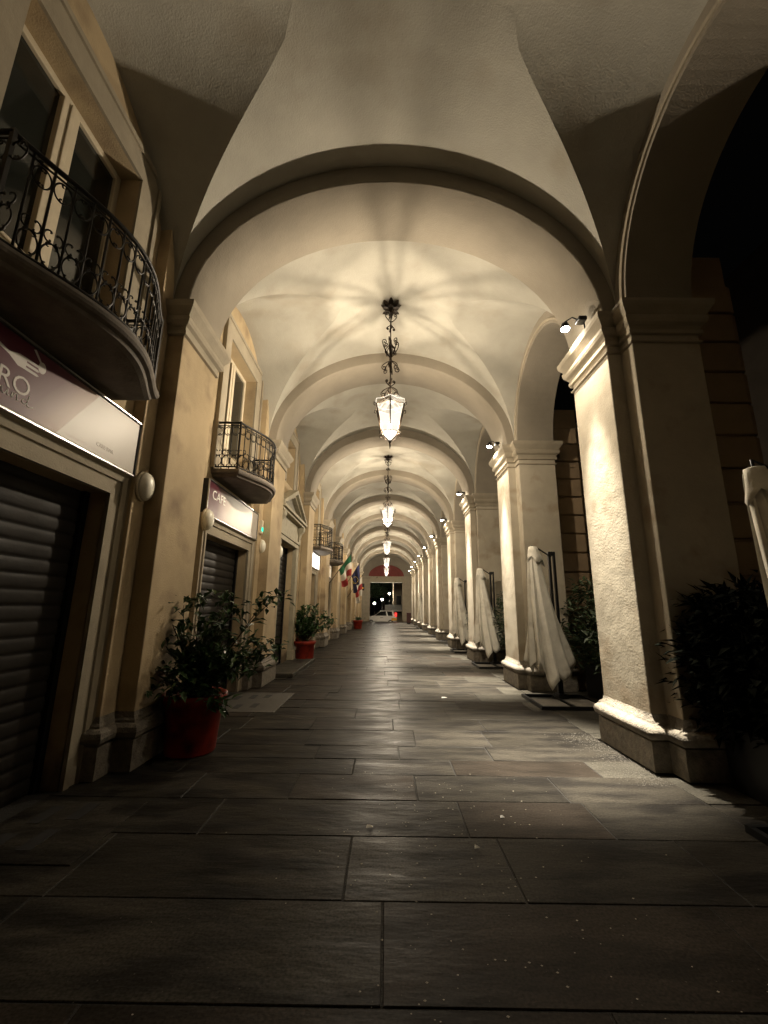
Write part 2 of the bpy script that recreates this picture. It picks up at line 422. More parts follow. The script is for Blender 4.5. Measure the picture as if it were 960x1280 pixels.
# ------------------------------------------------------------ right-hand arcade wall above the imposts
aw = MB(); ah = (S - W - .46) / 2; ar = 1.58; ztop = 7.75
def arcade_bay(m, k, x0, x1):
    yc = Yr(k) + W / 2 + S / 2; n = 40; h = S / 2
    ang = [PI * i / n for i in range(n + 1)]
    inn = [(yc + ah * math.cos(t), ZS + ar * math.sin(t)) for t in ang]
    out = []
    for t in ang:
        c_, s_ = math.cos(t), math.sin(t)
        kx = h / abs(c_) if abs(c_) > 1e-6 else 1e9; kz = (ztop - ZS) / s_ if s_ > 1e-6 else 1e9
        q = min(kx, kz); out.append((yc + q * c_, ZS + q * s_))
    # put the corners in
    vs = [(x0, *p) for p in inn] + [(x0, *p) for p in out] + [(x1, *p) for p in inn] + [(x1, *p) for p in out]
    N1 = n + 1; fs = []
    for i in range(n):
        fs += [(i, i+1, N1+i+1, N1+i), (2*N1+i, 3*N1+i, 3*N1+i+1, 2*N1+i+1), (i+1, i, 2*N1+i, 2*N1+i+1)]
    m.add(vs, fs)
    # corner triangles
    for sgn in (1, -1):
        cy, cz = yc + sgn * h, ztop
        idx = [i for i in range(n + 1)]
        for i in range(n):
            a, b = out[i], out[i+1]
            if (abs(a[0] - cy) < 1e-6) != (abs(b[0] - cy) < 1e-6) and max(a[1], b[1]) > ztop - 1e-6 and sgn * (a[0] - yc) > 0:
                m.add([(x0, *a), (x0, *b), (x0, cy, cz)], [(0, 1, 2)]); m.add([(x1, *a), (x1, *b), (x1, cy, cz)], [(0, 2, 1)])
wall_r = thing('arcade_wall', 'plastered right-hand wall of round arches carried on the piers', 'wall', (XC, 0, 0))
for k in range(-1, NB):
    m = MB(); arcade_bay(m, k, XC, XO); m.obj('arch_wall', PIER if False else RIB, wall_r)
    m = MB(); yc = Yr(k) + W / 2 + S / 2
    pts = [(ah + .07) * 1.0, ar + .07]
    vs = []; n = 48
    for i in range(n + 1):
        t = PI * i / n; c_, s_ = math.cos(t), math.sin(t)
        for dr, dx in ((.05, .0), (.05, -.022), (.085, -.03), (.10, -.012), (.10, 0)):
            vs.append((XC + dx, yc + (ah + dr) * c_, ZS + (ar + dr) * s_))
    m.add(vs, [(i*5+j, (i+1)*5+j, (i+1)*5+j+1, i*5+j+1) for i in range(n) for j in range(4)])
    m.obj('arch_moulding', TRIM, wall_r)
m = MB(); m.box(XC + .02, XO - .02, Yr(-1) - 1.5, YEND + .3, ztop - .005, 9.6); m.obj('upper_wall', RIB, wall_r)

# ------------------------------------------------------------ right-hand piers
IMP = [(0, ZN-.01), (.035, ZN), (.035, ZN+.045), (.018, ZN+.055), (.03, ZN+.10), (.07, ZN+.125), (.085, ZN+.16), (.085, ZN+.20),
       (.07, ZN+.215), (.10, ZN+.26), (.135, ZN+.31), (.145, ZN+.345), (.145, ZN+.385), (.01, ZN+.40), (-.05, ZN+.40)]
BASE_PL = [(.03, 0), (.055, .01), (.06, .14), (.055, .285), (.02, .295)]
BASE_TO = [(.02, .295), (.055, .30), (.085, .325), (.095, .365), (.085, .405), (.055, .43), (.03, .435), (.028, .455), (.012, .475), (0, .53)]
def pier_plan(y, d=0.0):
    return [(XR, y), (XC, y), (XC, y - .23), (XO, y - .23), (XO, y + W + .23), (XC, y + W + .23), (XC, y + W), (XR, y + W)]
def make_pier(k):
    y = Yr(k); t = thing('arcade_pier', '', 'pier', (XR, y, 0), 'square piers along the right side of the arcade')
    plan = pier_plan(y)
    m = MB(); m.prism(plan, .30, ZN + .39); m.obj('shaft', PIER, t, bevel=.012)
    m = MB(); m.mould(plan, IMP); m.obj('impost', TRIM, t)
    m = MB(); m.mould(plan, [(0, 4.60), (.02, 4.602), (.028, 4.615), (.02, 4.628), (0, 4.63)]); m.obj('astragal', TRIM, t)
    # plinth stones: one per side so the joints show
    p2 = plan
    m = MB(); m.mould(plan, BASE_PL); m.obj('plinth', STONE, t)
    m = MB(); m.mould(plan, BASE_TO); o = m.obj('base_moulding', STONE, t); o.data.polygons.foreach_set('use_smooth', [True] * len(o.data.polygons))
    # banded courses on the street side
    z = .30; cm = None
    for j in range(13):
        hh = .405; 
        if cm is None:
            cm_ = MB(); r = .10; x0, x1, ya, yb = XO - .01, 4.33, y - .07, y + W + .07
            pl = [(x0, ya), (x1 - r, ya), (x1 - r*.3, ya + r*.3), (x1, ya + r), (x1, yb - r), (x1 - r*.3, yb - r*.3), (x1 - r, yb), (x0, yb)]
            cm_.prism(pl, 0, hh - .035)
            cm = cm_.obj('banded_course', BAND, t, bevel=.012, keep=True)
            cm.data.transform(Matrix.Translation((-XR, -y, 0))); cm.location = (0, 0, z)
        else: inst(cm, t, (0, 0, z))
        z += hh
    m = MB(); m.box(XO - .01, 4.27, y - .02, y + W + .02, 0, 6.0); m.obj('banded_core', BAND, t)
    return t
p1 = make_pier(1)
p1['label'] = 'nearest floodlit pier with rough plaster face, beside the near arch on the right'
for k in list(range(-1, 1)) + list(range(2, NB + 1)):
    lab = {-1: 'plastered pier two bays behind the camera', 0: 'plastered pier just to the right of the camera'}.get(k) or \
          'plastered pier on the right, %s pier from the camera%s' % (ORD[k], {2: ', behind the large closed umbrella', 3: ', next to the second closed umbrella', NB: ', last before the end wall'}.get(k, ''))
    copy_thing(p1, (XR, Yr(k), 0), lab)

# ------------------------------------------------------------ left-hand facade
fac = thing('facade_wall', 'ochre plastered shop front wall along the left of the arcade', 'wall', (XW, 0, 0))
DC = [2.98 + k * S for k in range(0, NB + 1)]      # centres of doors and windows
DC[2] = 11.45
def door_dims(k):   # half width, top
    if k == 2: return .93, 3.22
    if k in (0, 1): return 1.0, 2.62
    return .62, 2.75
def wbox(name, m_, y0, y1, z0, z1, x0=XW-.34, x1=XW):
    m = MB(); m.box(x0, x1, y0, y1, z0, z1); return m.obj(name, m_, fac)
wbox('wall_panel', WALL, Yr(-1) - 1.5, DC[0] - 2.0, 0, 7.75)
for k in range(0, NB):
    c = DC[k]; hw, zt = door_dims(k); a = Yr(k) + DL + W * .5 if k else DC[0] - 2.0; b = Yr(k + 1) + DL + W * .5
    if k == 2: zb, ztw, wh = 4.9, 6.2, .5
    else: zb, ztw, wh = 3.66, 6.15, .74
    if k > 0: a = a
    m = MB(); x0, x1 = XW - .34, XW
    m.box(x0, x1, a, c - max(hw, wh), 0, 7.75); m.box(x0, x1, c + max(hw, wh), b, 0, 7.75)
    mx_ = max(hw, wh)
    for s_ in (-1, 1):
        if hw < mx_: m.box(x0, x1, *sorted((c + s_*hw, c + s_*mx_)), 0, zt)
        if wh < mx_: m.box(x0, x1, *sorted((c + s_*wh, c + s_*mx_)), zb, ztw)
    m.box(x0, x1, c - mx_, c + mx_, zt, zb); m.box(x0, x1, c - mx_, c + mx_, ztw, 7.75)
    m.obj('wall_panel', WALL, fac)
m = MB(); m.box(XW - 1.6, XW - 1.5, -9, YEND, 0, 7.7); m.obj('back_wall', DARK, fac)
# pilasters carrying the arches
def make_pil(k):
    y = Yr(k) + DL
    plan = [(XL, y), (XL, y + W), (XLC, y + W), (XLC, y + W + .23), (XW - .1, y + W + .23), (XW - .1, y - .23), (XLC, y - .23), (XLC, y)]
    open_plan = [(XW, y - .23), (XLC, y - .23), (XLC, y), (XL, y), (XL, y + W), (XLC, y + W), (XLC, y + W + .23), (XW, y + W + .23)][::-1]
    m = MB(); core = [(XLC, y - .23), (XLC, y + W + .23), (XW - .02, y + W + .23), (XW - .02, y - .23)]
    m.prism(core, .3, 6.9); m.obj('wall_strip', WALL, fac, bevel=.008)
    m = MB(); m.prism([(XL, y), (XL, y + W), (XLC - .01, y + W), (XLC - .01, y)], .3, ZN + .39); p = m.obj('pilaster', WALL, fac, bevel=.010)
    rp = [(XLC - .01, y), (XL, y), (XL, y + W), (XLC - .01, y + W)][::-1]
    m = MB(); m.mould([(XLC-.01, y), (XLC - .01, y + W), (XL, y + W), (XL, y)][::-1], IMP); m.obj('impost', TRIM, p)
    pl2 = [(XW - .02, y - .23), (XLC, y - .23), (XLC, y), (XL, y), (XL, y + W), (XLC, y + W), (XLC, y + W + .23), (XW - .02, y + W + .23)]
    m = MB(); m.mould(pl2, BASE_PL + BASE_TO[1:]); m.obj('base', STONE, p)
for k in range(-1, NB + 1): make_pil(k)

# architraves of stepped section round openings
def surround(c, hw, zt, z0, wd, name, mt, out=.0, parent=fac):
    prof = [(0, .012), (.0, .05), (wd*.22, .055), (wd*.24, .035), (wd*.55, .04), (wd*.57, .06), (wd*.80, .07), (wd*.86, .10), (wd, .105), (wd, 0)]
    m = MB(); path = [(-1, z0), (-1, zt), (1, zt), (1, z0)]
    vs = []
    for (sy, z) in path:
        for d, o in prof:
            vs.append((XW + o + out, c + sy * (hw + d), z + (d if z == zt else 0)))
    n = len(prof)
    m.add(vs, [(i*n+j, i*n+j+1, (i+1)*n+j+1, (i+1)*n+j) for i in range(3) for j in range(n-1)])
    return m.obj(name, mt, parent)
for k in range(0, NB):
    hw, zt = door_dims(k)
    if k != 2: surround(DC[k], hw, zt, 0, .27 if k in (0, 1) else .2, 'door_surround', TRIM)
    if k == 2: wh, zb, ztw = .5, 4.9, 6.2
    else: wh, zb, ztw = .74, 3.66, 6.15
    m = MB(); vs = []; prof = [(0, -.0), (0, .03), (.26, .035), (.26, .06), (.31, .065), (.31, 0)]
    for (sy, z) in [(-1, zb), (-1, ztw), (1, ztw), (1, zb)]:
        for d, o in prof: vs.append((XW + o, DC[k] + sy * (wh + d), z + (d if z == ztw else 0)))
    n = len(prof); m.add(vs, [(i*n+j, i*n+j+1, (i+1)*n+j+1, (i+1)*n+j) for i in range(3) for j in range(n-1)])
    m.obj('window_surround', FRAME if False else TRIM, fac)

# ------------------------------------------------------------ french windows
def make_window(k, c, hw, z0, z1):
    x = XW - .24
    t = thing('french_window', '', 'window', (x, c, z0), 'tall cream framed windows on the left')
    f = .075
    m = MB(); m.box(x-.05, x+.03, c-hw, c-hw+f, z0, z1); m.box(x-.05, x+.03, c+hw-f, c+hw, z0, z1)
    m.box(x-.05, x+.03, c-hw+f, c+hw-f, z1-f, z1); m.box(x-.05, x+.03, c-hw+f, c+hw-f, z0, z0+.06)
    m.obj('window_frame', FRAME, t, bevel=.006)
    m = MB(); mw = .10
    m.box(x-.03, x+.045, c-mw, c-.006, z0+.06, z1-f); m.box(x-.03, x+.045, c+.006, c+mw, z0+.06, z1-f); m.box(x+.045, x+.06, c-.025, c+.025, z0+.06, z1-f)
    m.obj('meeting_stile', FRAME, t, bevel=.006)
    pz = z0 + (.68 if z1 - z0 > 2 else .06)
    for s_ in (-1, 1):
        a, b = sorted((c + s_*(hw-f), c + s_*mw))
        m = MB(); m.box(x-.012, x-.004, a, b, pz, z1-f); m.obj('pane', PANE, t)
        if z1 - z0 > 2:
            m = MB(); m.box(x-.03, x+.025, a, b, z0+.06, pz)
            m.box(x+.025, x+.04, a+.06, b-.06, z0+.14, z0+.17); m.box(x+.025, x+.04, a+.06, b-.06, pz-.11, pz-.08)
            m.box(x+.025, x+.04, a+.06, a+.09, z0+.17, pz-.11); m.box(x+.025, x+.04, b-.09, b-.06, z0+.17, pz-.11)
            m.box(x-.03, x+.045, a, b, pz-.03, pz+.0); m.obj('bottom_panel', FRAME, t, bevel=.004)
    return t
wt = make_window(0, DC[0], .74, 3.66, 6.15); wt['label'] = 'tall cream window at upper left, behind the nearest iron balcony'
wl = {1: 'narrow-looking tall window behind the iron balcony above the small maroon cafe sign', 3: 'tall window behind the balcony just past the pedimented doorway',
      4: 'tall window behind the balcony beside the hanging flags'}
for k in range(1, NB):
    if k == 2:
        t = make_window(2, DC[2], .5, 4.9, 6.2); t['label'] = 'small window high above the pedimented doorway'
        continue
    copy_thing(wt, (XW - .24, DC[k], 3.66), wl.get(k, 'upper-floor window on the left in the %s bay from the camera, beyond the flags' % ORD[k + 1]))

# ------------------------------------------------------------ roller shutters and dark doors
def make_shutter(c, hw, zt):
    x = XW - .20
    t = thing('roller_shutter', '', 'shutter', (x, c, 0), 'closed steel roller shutters')
    h = .128; n = int(zt / h) + 1; prof = []
    for i in range(7): a = PI * i / 6; prof.append((.007 * math.sin(a) ** .5 + .002, .010 + (h - .024) * i / 6))
    prof = [(0, 0), (0, .008)] + prof + [(0, h - .010), (0, h - .004)]
    m = MB(); m.v = []; vs = [(p[0], -hw + .04, p[1]) for p in prof] + [(p[0], hw - .04, p[1]) for p in prof]
    q = len(prof); m.add(vs, [(i, i+1, q+i+1, q+i) for i in range(q-1)], True)
    s0 = m.obj('shutter_slat', SHUT, t, keep=True)
    for i in range(1, n): inst(s0, t, (random.uniform(-.002, .002), 0, i * h), (0, random.uniform(-.03, .03), 0))
    for s_ in (-1, 1):
        m = MB(); a, b = sorted((c + s_*hw, c + s_*(hw - .06))); m.box(x - .02, x + .05, a, b, 0, zt); m.obj('guide_rail', BLACK, t)
    m = MB(); m.box(x - .06, x - .03, c - hw, c + hw, 0, zt); m.obj('backing', DARK, t)
    m = MB(); m.box(x + .02, x + .045, c - .1, c + .1, .07, .1); m.obj('handle', CHROME, t)
    return t
make_shutter(DC[0], 1.0, 2.62)['label'] = 'dark roller shutter at far left, under the large cafe sign'
make_shutter(DC[1], 1.0, 2.62)['label'] = 'brown roller shutter behind the big potted plant, under the small cafe sign'
make_shutter(DC[2], .93, 3.22)['label'] = 'tall ribbed roller shutter filling the pedimented stone doorway'
for k in range(3, NB):
    hw, zt = door_dims(k); c = DC[k]; x = XW - .2
    t = thing('shop_door', ('dark glazed door behind the middle potted plant' if k == 3 else 'dark shop door on the left in the %s bay from the camera' % ORD[k+1]), 'door', (x, c, 0), 'dark doors further down the left wall')
    m = MB()
    for s_ in (-1, 1):
        a, b = sorted((c + s_*.02, c + s_*hw))
        m.box(x, x+.05, a, a+.09, 0, zt); m.box(x, x+.05, b-.09, b, 0, zt); m.box(x, x+.05, a+.09, b-.09, zt-.1, zt); m.box(x, x+.05, a+.09, b-.09, 0, .5); m.box(x, x+.05, a+.09, b-.09, 2.0, 2.08)
    m.obj('door_frame', WOOD, t)
    m = MB(); m.box(x+.01, x+.02, c-hw, c+hw, 0, zt); m.obj('pane', PANE, t)

# ------------------------------------------------------------ pedimented doorway of the third bay
c = DC[2]; po = thing('pedimented_doorway', 'grey-green stone doorway crowned by a triangular pediment', 'doorway', (XW, c, 0))
for s_ in (-1, 1):
    m = MB(); a, b = sorted((c + s_*.93, c + s_*1.22)); m.box(XW, XW+.12, a, b, .35, 3.22); m.box(XW, XW+.07, *sorted((c+s_*1.22, c+s_*1.42)), .35, 3.4)
    m.obj('jamb', GREENST, po, bevel=.012)
    m = MB(); a, b = sorted((c + s_*.90, c + s_*1.26)); m.box(XW, XW+.17, a, b, 0, .35); m.obj('jamb_base', GREENST, po, bevel=.012)
m = MB(); m.box(XW, XW+.13, c-1.22, c+1.22, 3.22, 3.34); m.box(XW, XW+.16, c-1.24, c+1.24, 3.34, 3.42); m.obj('lintel', GREENST, po, bevel=.01)
m = MB(); m.box(XW, XW+.10, c-1.10, c+1.10, 3.42, 3.90); m.obj('frieze', GREENST, po, bevel=.008)
for s_ in (-1, 1):
    m = MB(); pf = [(XW, 3.30), (XW+.08, 3.32), (XW+.14, 3.40), (XW+.13, 3.55), (XW+.17, 3.68), (XW+.25, 3.78), (XW+.27, 3.90), (XW, 3.90)]
    a, b = sorted((c + s_*1.10, c + s_*1.32)); n = len(pf)
    m.add([(p[0], a, p[1]) for p in pf] + [(p[0], b, p[1]) for p in pf], [tuple(range(n)), tuple(range(n, 2*n))[::-1]] + [(i, n+i, n+(i+1)%n, (i+1)%n) for i in range(n)])
    m.obj('console', GREENST, po, bevel=.01)
m = MB(); m.box(XW, XW+.24, c-1.40, c+1.40, 3.90, 3.96); m.box(XW, XW+.30, c-1.46, c+1.46, 3.96, 4.04); m.obj('cornice', GREENST, po, bevel=.01)
m = MB(); zt_ = 4.68
m.extr([(c-1.1, 4.04), (c+1.1, 4.04), (c, zt_-.16)], 'x', XW, XW+.09); m.obj('tympanum', mat("tympanum_stone", (.22, .20, .15), .85, noise=.3, nscale=5), po)
for s_ in (-1, 1):
    m = MB(); n1 = [(c+s_*1.46, 4.04), (c+s_*1.46, 4.12), (c, zt_+.08), (c, zt_-.05)]
    m.extr(n1, 'x', XW, XW+.28); m.extr([(c+s_*1.36, 4.04), (c+s_*1.46, 4.04), (c, zt_-.05), (c, zt_-.14)], 'x', XW, XW+.20)
    m.obj('raking_cornice', GREENST, po, bevel=.008)

# ------------------------------------------------------------ cafe signs
def text_obj(body, size, x, y, z, m_, parent, rot=(PI/2, 0, PI/2), shear=0, name='lettering', ext=.002, sx=1.0, curve_only=False, bev=0):
    cu = bpy.data.curves.new(name, 'FONT'); cu.body = body; cu.size = size; cu.extrude = ext; cu.shear = shear
    cu.resolution_u = 3; cu.bevel_depth = bev
    if curve_only: cu.fill_mode = 'NONE'
    o = bpy.data.objects.new(name, cu); C.objects.link(o)
    dg = bpy.context.evaluated_depsgraph_get(); me = bpy.data.meshes.new_from_object(o.evaluated_get(dg)); bpy.data.objects.remove(o)
    me.materials.clear(); me.materials.append(m_)
    o = bpy.data.objects.new(name, me); C.objects.link(o); o.parent = parent; o.rotation_euler = rot; o.scale = (sx, 1, 1)
    o.location = Vector((x, y, z)) - parent.location; return o
def make_sign(c, hw, z0, z1, face, label):
    t = thing('cafe_sign', label, 'sign', (XW, c, z0), 'shop signs over the doors')
    x = XW + .10
    m = MB(); m.box(XW, x, c-hw, c+hw, z0, z1); m.obj('sign_box', BLACK, t)
    m = MB(); m.box(x+.001, x+.006, c-hw+.03, c+hw-.03, z0+.03, z1-.03); m.obj('sign_face', face, t)
    m = MB(); q = .014
    m.box(x, x+.02, c-hw, c+hw, z0, z0+q); m.box(x, x+.02, c-hw, c+hw, z1-q, z1); m.box(x, x+.02, c-hw, c-hw+q, z0+q, z1-q); m.box(x, x+.02, c+hw-q, c+hw, z0+q, z1-q)
    m.obj('sign_frame', CHROME, t); return t
LET = mat("sign_cream_print", (.50, .46, .42), .5); LET2 = mat("sign_white_print", (.85, .83, .78), .5); LET3 = mat("sign_faint_print", (.52, .46, .42), .6)
sg0 = make_sign(DC[0], 1.24, 2.86, 3.46, sign_mat("sign_print_near", .97, .75, .008, .20, (.33, .22, .16)), 'large maroon and cream cafe sign with fork and spoon emblem, at far left')
sx = XW + .107
text_obj("RO", .195, sx, 2.565, 3.028, LET, sg0, name='lettering', sx=1.0)
text_obj("CAFE BAR", .055, sx, 3.60, 2.972, LET3, sg0, name='faint_lettering', ext=.0008)
def strokes(lines, r, x, name, m_, parent, n=5):
    m = MB()
    for ln in lines:
        P = [Vector((x, p[0], p[1])) for p in ln]
        # smooth (Catmull-Rom)
        Q = []
        for i in range(len(P) - 1):
            p0, p1, p2, p3 = P[max(i-1, 0)], P[i], P[i+1], P[min(i+2, len(P)-1)]
            for j in range(4):
                t = j / 4; Q.append(.5*((2*p1)+(-p0+p2)*t+(2*p0-5*p1+4*p2-p3)*t*t+(-p0+3*p1-3*p2+p3)*t**3))
        Q.append(P[-1]); m.tube(Q, r, n)
    return m.obj(name, m_, parent)
def shift(l, dy, dz, s=1): return [(dy + p[0]*s, dz + p[1]*s) for p in l]
o_ = [(.02, .03), (.0, .02), (.005, 0), (.025, -.002), (.03, .02), (.02, .032), (.04, .028)]
u_ = [(0, .032), (.002, .004), (.018, 0), (.032, .03), (.034, .002), (.045, .002)]
n_ = [(0, .0), (.006, .03), (.008, .0), (.02, .028), (.034, .026), (.036, .002), (.05, .002)]
d_ = [(.032, .026), (.01, .028), (0, .01), (.012, 0), (.032, .012), (.04, .062), (.034, .006), (.05, -.004), (.075, .006)]
strokes([shift(o_, 2.565, 2.975, 1.2), shift(u_, 2.625, 2.975, 1.35), shift(n_, 2.70, 2.975, 1.35), shift(d_, 2.79, 2.975, 1.35)], .0032, sx, 'script_lettering', LET2, sg0)
m = MB()      # fork
m.add([(sx, y, z) for y, z in [(2.30, 3.335), (2.30, 3.36), (2.62, 3.285), (2.62, 3.262)]], [(0, 1, 2, 3)])
m.add([(sx, y, z) for y, z in [(2.62, 3.262), (2.62, 3.285), (2.70, 3.315), (2.765, 3.318), (2.765, 3.225), (2.70, 3.222)]], [(0, 1, 2, 3, 4, 5)])
for q in range(3):
    z = 3.235 + q * .036; m.add([(sx, 2.765, z - .011), (sx, 2.765, z + .011), (sx, 2.865, z + .012), (sx, 2.885, z + .002), (sx, 2.865, z - .008)], [(0, 1, 2, 3, 4)])
m.obj('fork_emblem', LET, sg0)
m = MB(); n = 18; m.add([(sx, 2.90 + .036*math.cos(2*PI*i/n), 3.318 + .046*math.sin(2*PI*i/n)) for i in range(n)], [tuple(range(n))])
m.add([(sx, 2.875, 3.345), (sx, 2.885, 3.36), (sx, 2.82, 3.425), (sx, 2.80, 3.415)], [(0, 1, 2, 3)]); m.obj('spoon_emblem', LET, sg0)
m = MB(); m.add([(sx, 3.25, 2.925), (sx, 3.25, 2.929), (sx, 3.95, 2.929), (sx, 3.95, 2.925)], [(0, 1, 2, 3)]); m.obj('printed_line', LET3, sg0)
sg1 = make_sign(DC[1], 1.24, 2.86, 3.42, sign_mat("sign_print_second", 6.75, .0, .35, 6.1, (.30, .17, .17)), 'smaller maroon to white cafe sign starting with CA, above the second shutter')
text_obj("CAFE", .20, sx, 6.19, 3.15, LET2, sg1, name='lettering', sx=1.15)
sg2 = make_sign(DC[3] + .1, .85, 2.95, 3.50, SIGNLED, 'small bright white sign under the third balcony')
sg3 = make_sign(DC[4] - .2, .6, 2.9, 3.5, FRAME, 'small dark framed sign under the fourth balcony')

# ------------------------------------------------------------ balconies
def spiral(cy, cz, r0, r1, a0, a1, n=14):
    return [(cy + (r0 + (r1-r0)*i/n) * math.cos(a0 + (a1-a0)*i/n), cz + (r0 + (r1-r0)*i/n) * math.sin(a0 + (a1-a0)*i/n)) for i in range(n + 1)]
def cscroll(h, A=1.55, B=3.6, n=30):     # C scroll curling in at both ends, returned as (out, up) about its middle
    P = [(0.0, 0.0)]; 
    for i in range(n):
        q = -1 + 2*(i + .5)/n; ph = A*q + B*q**5 + PI/2
        P.append((P[-1][0] + math.cos(ph)/n, P[-1][1] + math.sin(ph)/n))
    mx, my = P[n//2]; zs = [p[1] for p in P]; k = h/(max(zs)-min(zs)); zc = (max(zs)+min(zs))/2
    return [((p[0]-mx)*k, (p[1]-zc)*k) for p in P]
def make_balcony(c, label):
    half, zb, zt = .95, 3.53, 3.66; xo = -2.33
    t = thing('iron_balcony', label, 'balcony', (XW, c, zt), 'bowed balconies with wrought iron railings')
    def front(u): return xo + .30 * abs(math.sin(PI*u)) ** 1.25
    def plan(off=0.0):
        P = [(XW, c - half + off)]
        n = 36
        for i in range(n + 1): u = i / n; P.append((front(u) - off, c - half + off + (2*half - 2*off) * u))
        P.append((XW, c + half - off)); return P
    # stone slab with a moulded edge; plan is ordered so that outward is right-hand
    pl = plan()[::-1]
    pc = [(x, y) for x, y in plan()]
    m = MB(); m.mould(pc, [(-.10, zb), (-.06, zb + .015), (-.05, zb + .045), (-.015, zb + .055), (0, zb + .075), (.004, zb + .10), (-.005, zt)], closed=False)
    n = len(pc)
    bot = [(v[0], v[1], v[2]) for v in m.v[:n]]; top = m.v[-n:]
    m.add(bot, [tuple(range(n))]); m.add(top, [tuple(range(n))[::-1]])
    m.obj('slab', SLAB, t)
    rp = plan(.05)
    # arc-length parametrisation
    L = [0]
    for a, b in zip(rp[:-1], rp[1:]): L.append(L[-1] + math.dist(a, b))
    def at(s):
        for i in range(len(L) - 1):
            if s <= L[i+1] + 1e-9:
                q = (s - L[i]) / max(1e-9, L[i+1]-L[i]); a, b = rp[i], rp[i+1]
                return (a[0] + (b[0]-a[0])*q, a[1] + (b[1]-a[1])*q), math.atan2(b[1]-a[1], b[0]-a[0])
        return rp[-1], 0
    H = .80
    for nm, z, r in (('handrail', zt + H, .019), ('bottom_rail', zt + .045, .012), ('upper_rail', zt + H - .05, .008)):
        m = MB(); m.tube([(x, y, z) for x, y in rp], r, 6); m.obj(nm, IRON, t)
    nb = 21; step = L[-1] / nb
    m = MB(); m.tube([(0, 0, .0), (0, 0, H)], .0085, 6); bar = None
    w2 = step; protos = []
    for s_ in (-1, 1):      # pairs of C scrolls set back to back against the bars, above and below
        for zc_, hh_ in ((.145, .19), (.285, .085), (H - .145, .15)):
            e = w2/2 - s_*(w2/2 - .008); q_ = MB()
            q_.tube([(e - s_*p[0]*1.0, 0, zc_ + p[1]) for p in cscroll(hh_)], .0062, 4); protos.append(q_)
    scm = None
    for i in range(nb + 1):
        (x, y), ang = at(min(L[-1], i * step))
        loc = (x - XW, y - c, 0)
        if bar is None: bar = m.obj('baluster', IRON, t, loc=loc, keep=True)
        else: inst(bar, t, loc)
        if i < nb:
            if scm is None: scm = [q_.obj('scroll', IRON, t, loc=loc, rot=(0, 0, ang), keep=True) for q_ in protos]
            else:
                for q_ in scm: inst(q_, t, loc, (0, 0, ang))
    for px_, py_ in ((xo - .05, c - half + .05), (xo - .05, c + half - .05)):
        m = MB(); m.box(px_-.014, px_+.014, py_-.014, py_+.014, zt, zt+H+.02); m.obj('corner_post', IRON, t)
    return t
b0 = make_balcony(DC[0] - .03, 'large black iron balcony overhead at upper left')
for k, lb in ((1, 'iron balcony above the small maroon cafe sign, past the first pilaster'), (3, 'iron balcony just past the pedimented doorway'), (4, 'iron balcony just before the green white and red flag')):
    copy_thing(b0, (XW, DC[k] - .03, 3.66), lb)

# ------------------------------------------------------------ oval wall lamps (unlit)
def make_oval(x, y, z, label, tilt=0):
    t = thing('oval_wall_lamp', label, 'lamp', (x, y, z), 'unlit oval bulkhead lamps')
    m = MB(); prof = [(.0, .0), (.088, 0), (.092, .02), (.086, .028)]
    def lens(prof, name, mm):
        m = MB(); m.lathe(prof, 24); o = m.obj(name, mm, t, keep=True)
        o.data.transform(Matrix.Diagonal((1.75, 1.3, 1.15, 1))); o.rotation_euler = (0, PI/2, 0); return o
    lens([(.001, 0), (.092, 0), (.097, .015), (.092, .03)], 'lamp_base', FRAME)
    lens([(.091, .03), (.088, .05), (.075, .078), (.05, .098), (.022, .106), (.001, .108)], 'lamp_cover', GLOBE)
    return t
ov = make_oval(XLC, 4.335, 2.79, 'unlit oval lamp on the pilaster strip right of the large cafe sign')
copy_thing(ov, (XW + .10, 6.03, 2.78), 'unlit oval lamp at the lower left corner of the small cafe sign')
copy_thing(ov, (XLC, 8.78, 2.77), 'unlit oval lamp right of the small cafe sign, below the green light')
copy_thing(ov, (XW + .1, 10.28, 2.86), 'unlit oval lamp at the left jamb of the pedimented doorway')
copy_thing(ov, (XLC, 13.35, 2.76), 'unlit oval lamp just past the pedimented doorway')
t = thing('green_indicator_light', 'tiny green light box above an oval lamp by the small cafe sign', 'light', (XLC, 8.62, 3.12))
m = MB(); m.box(XLC, XLC+.05, 8.56, 8.68, 3.02, 3.30); m.obj('box', FRAME, t); m = MB(); m.box(XLC-.0, XLC+.055, 8.57, 8.67, 3.07, 3.15); m.obj('lit_face', GREENLED, t)

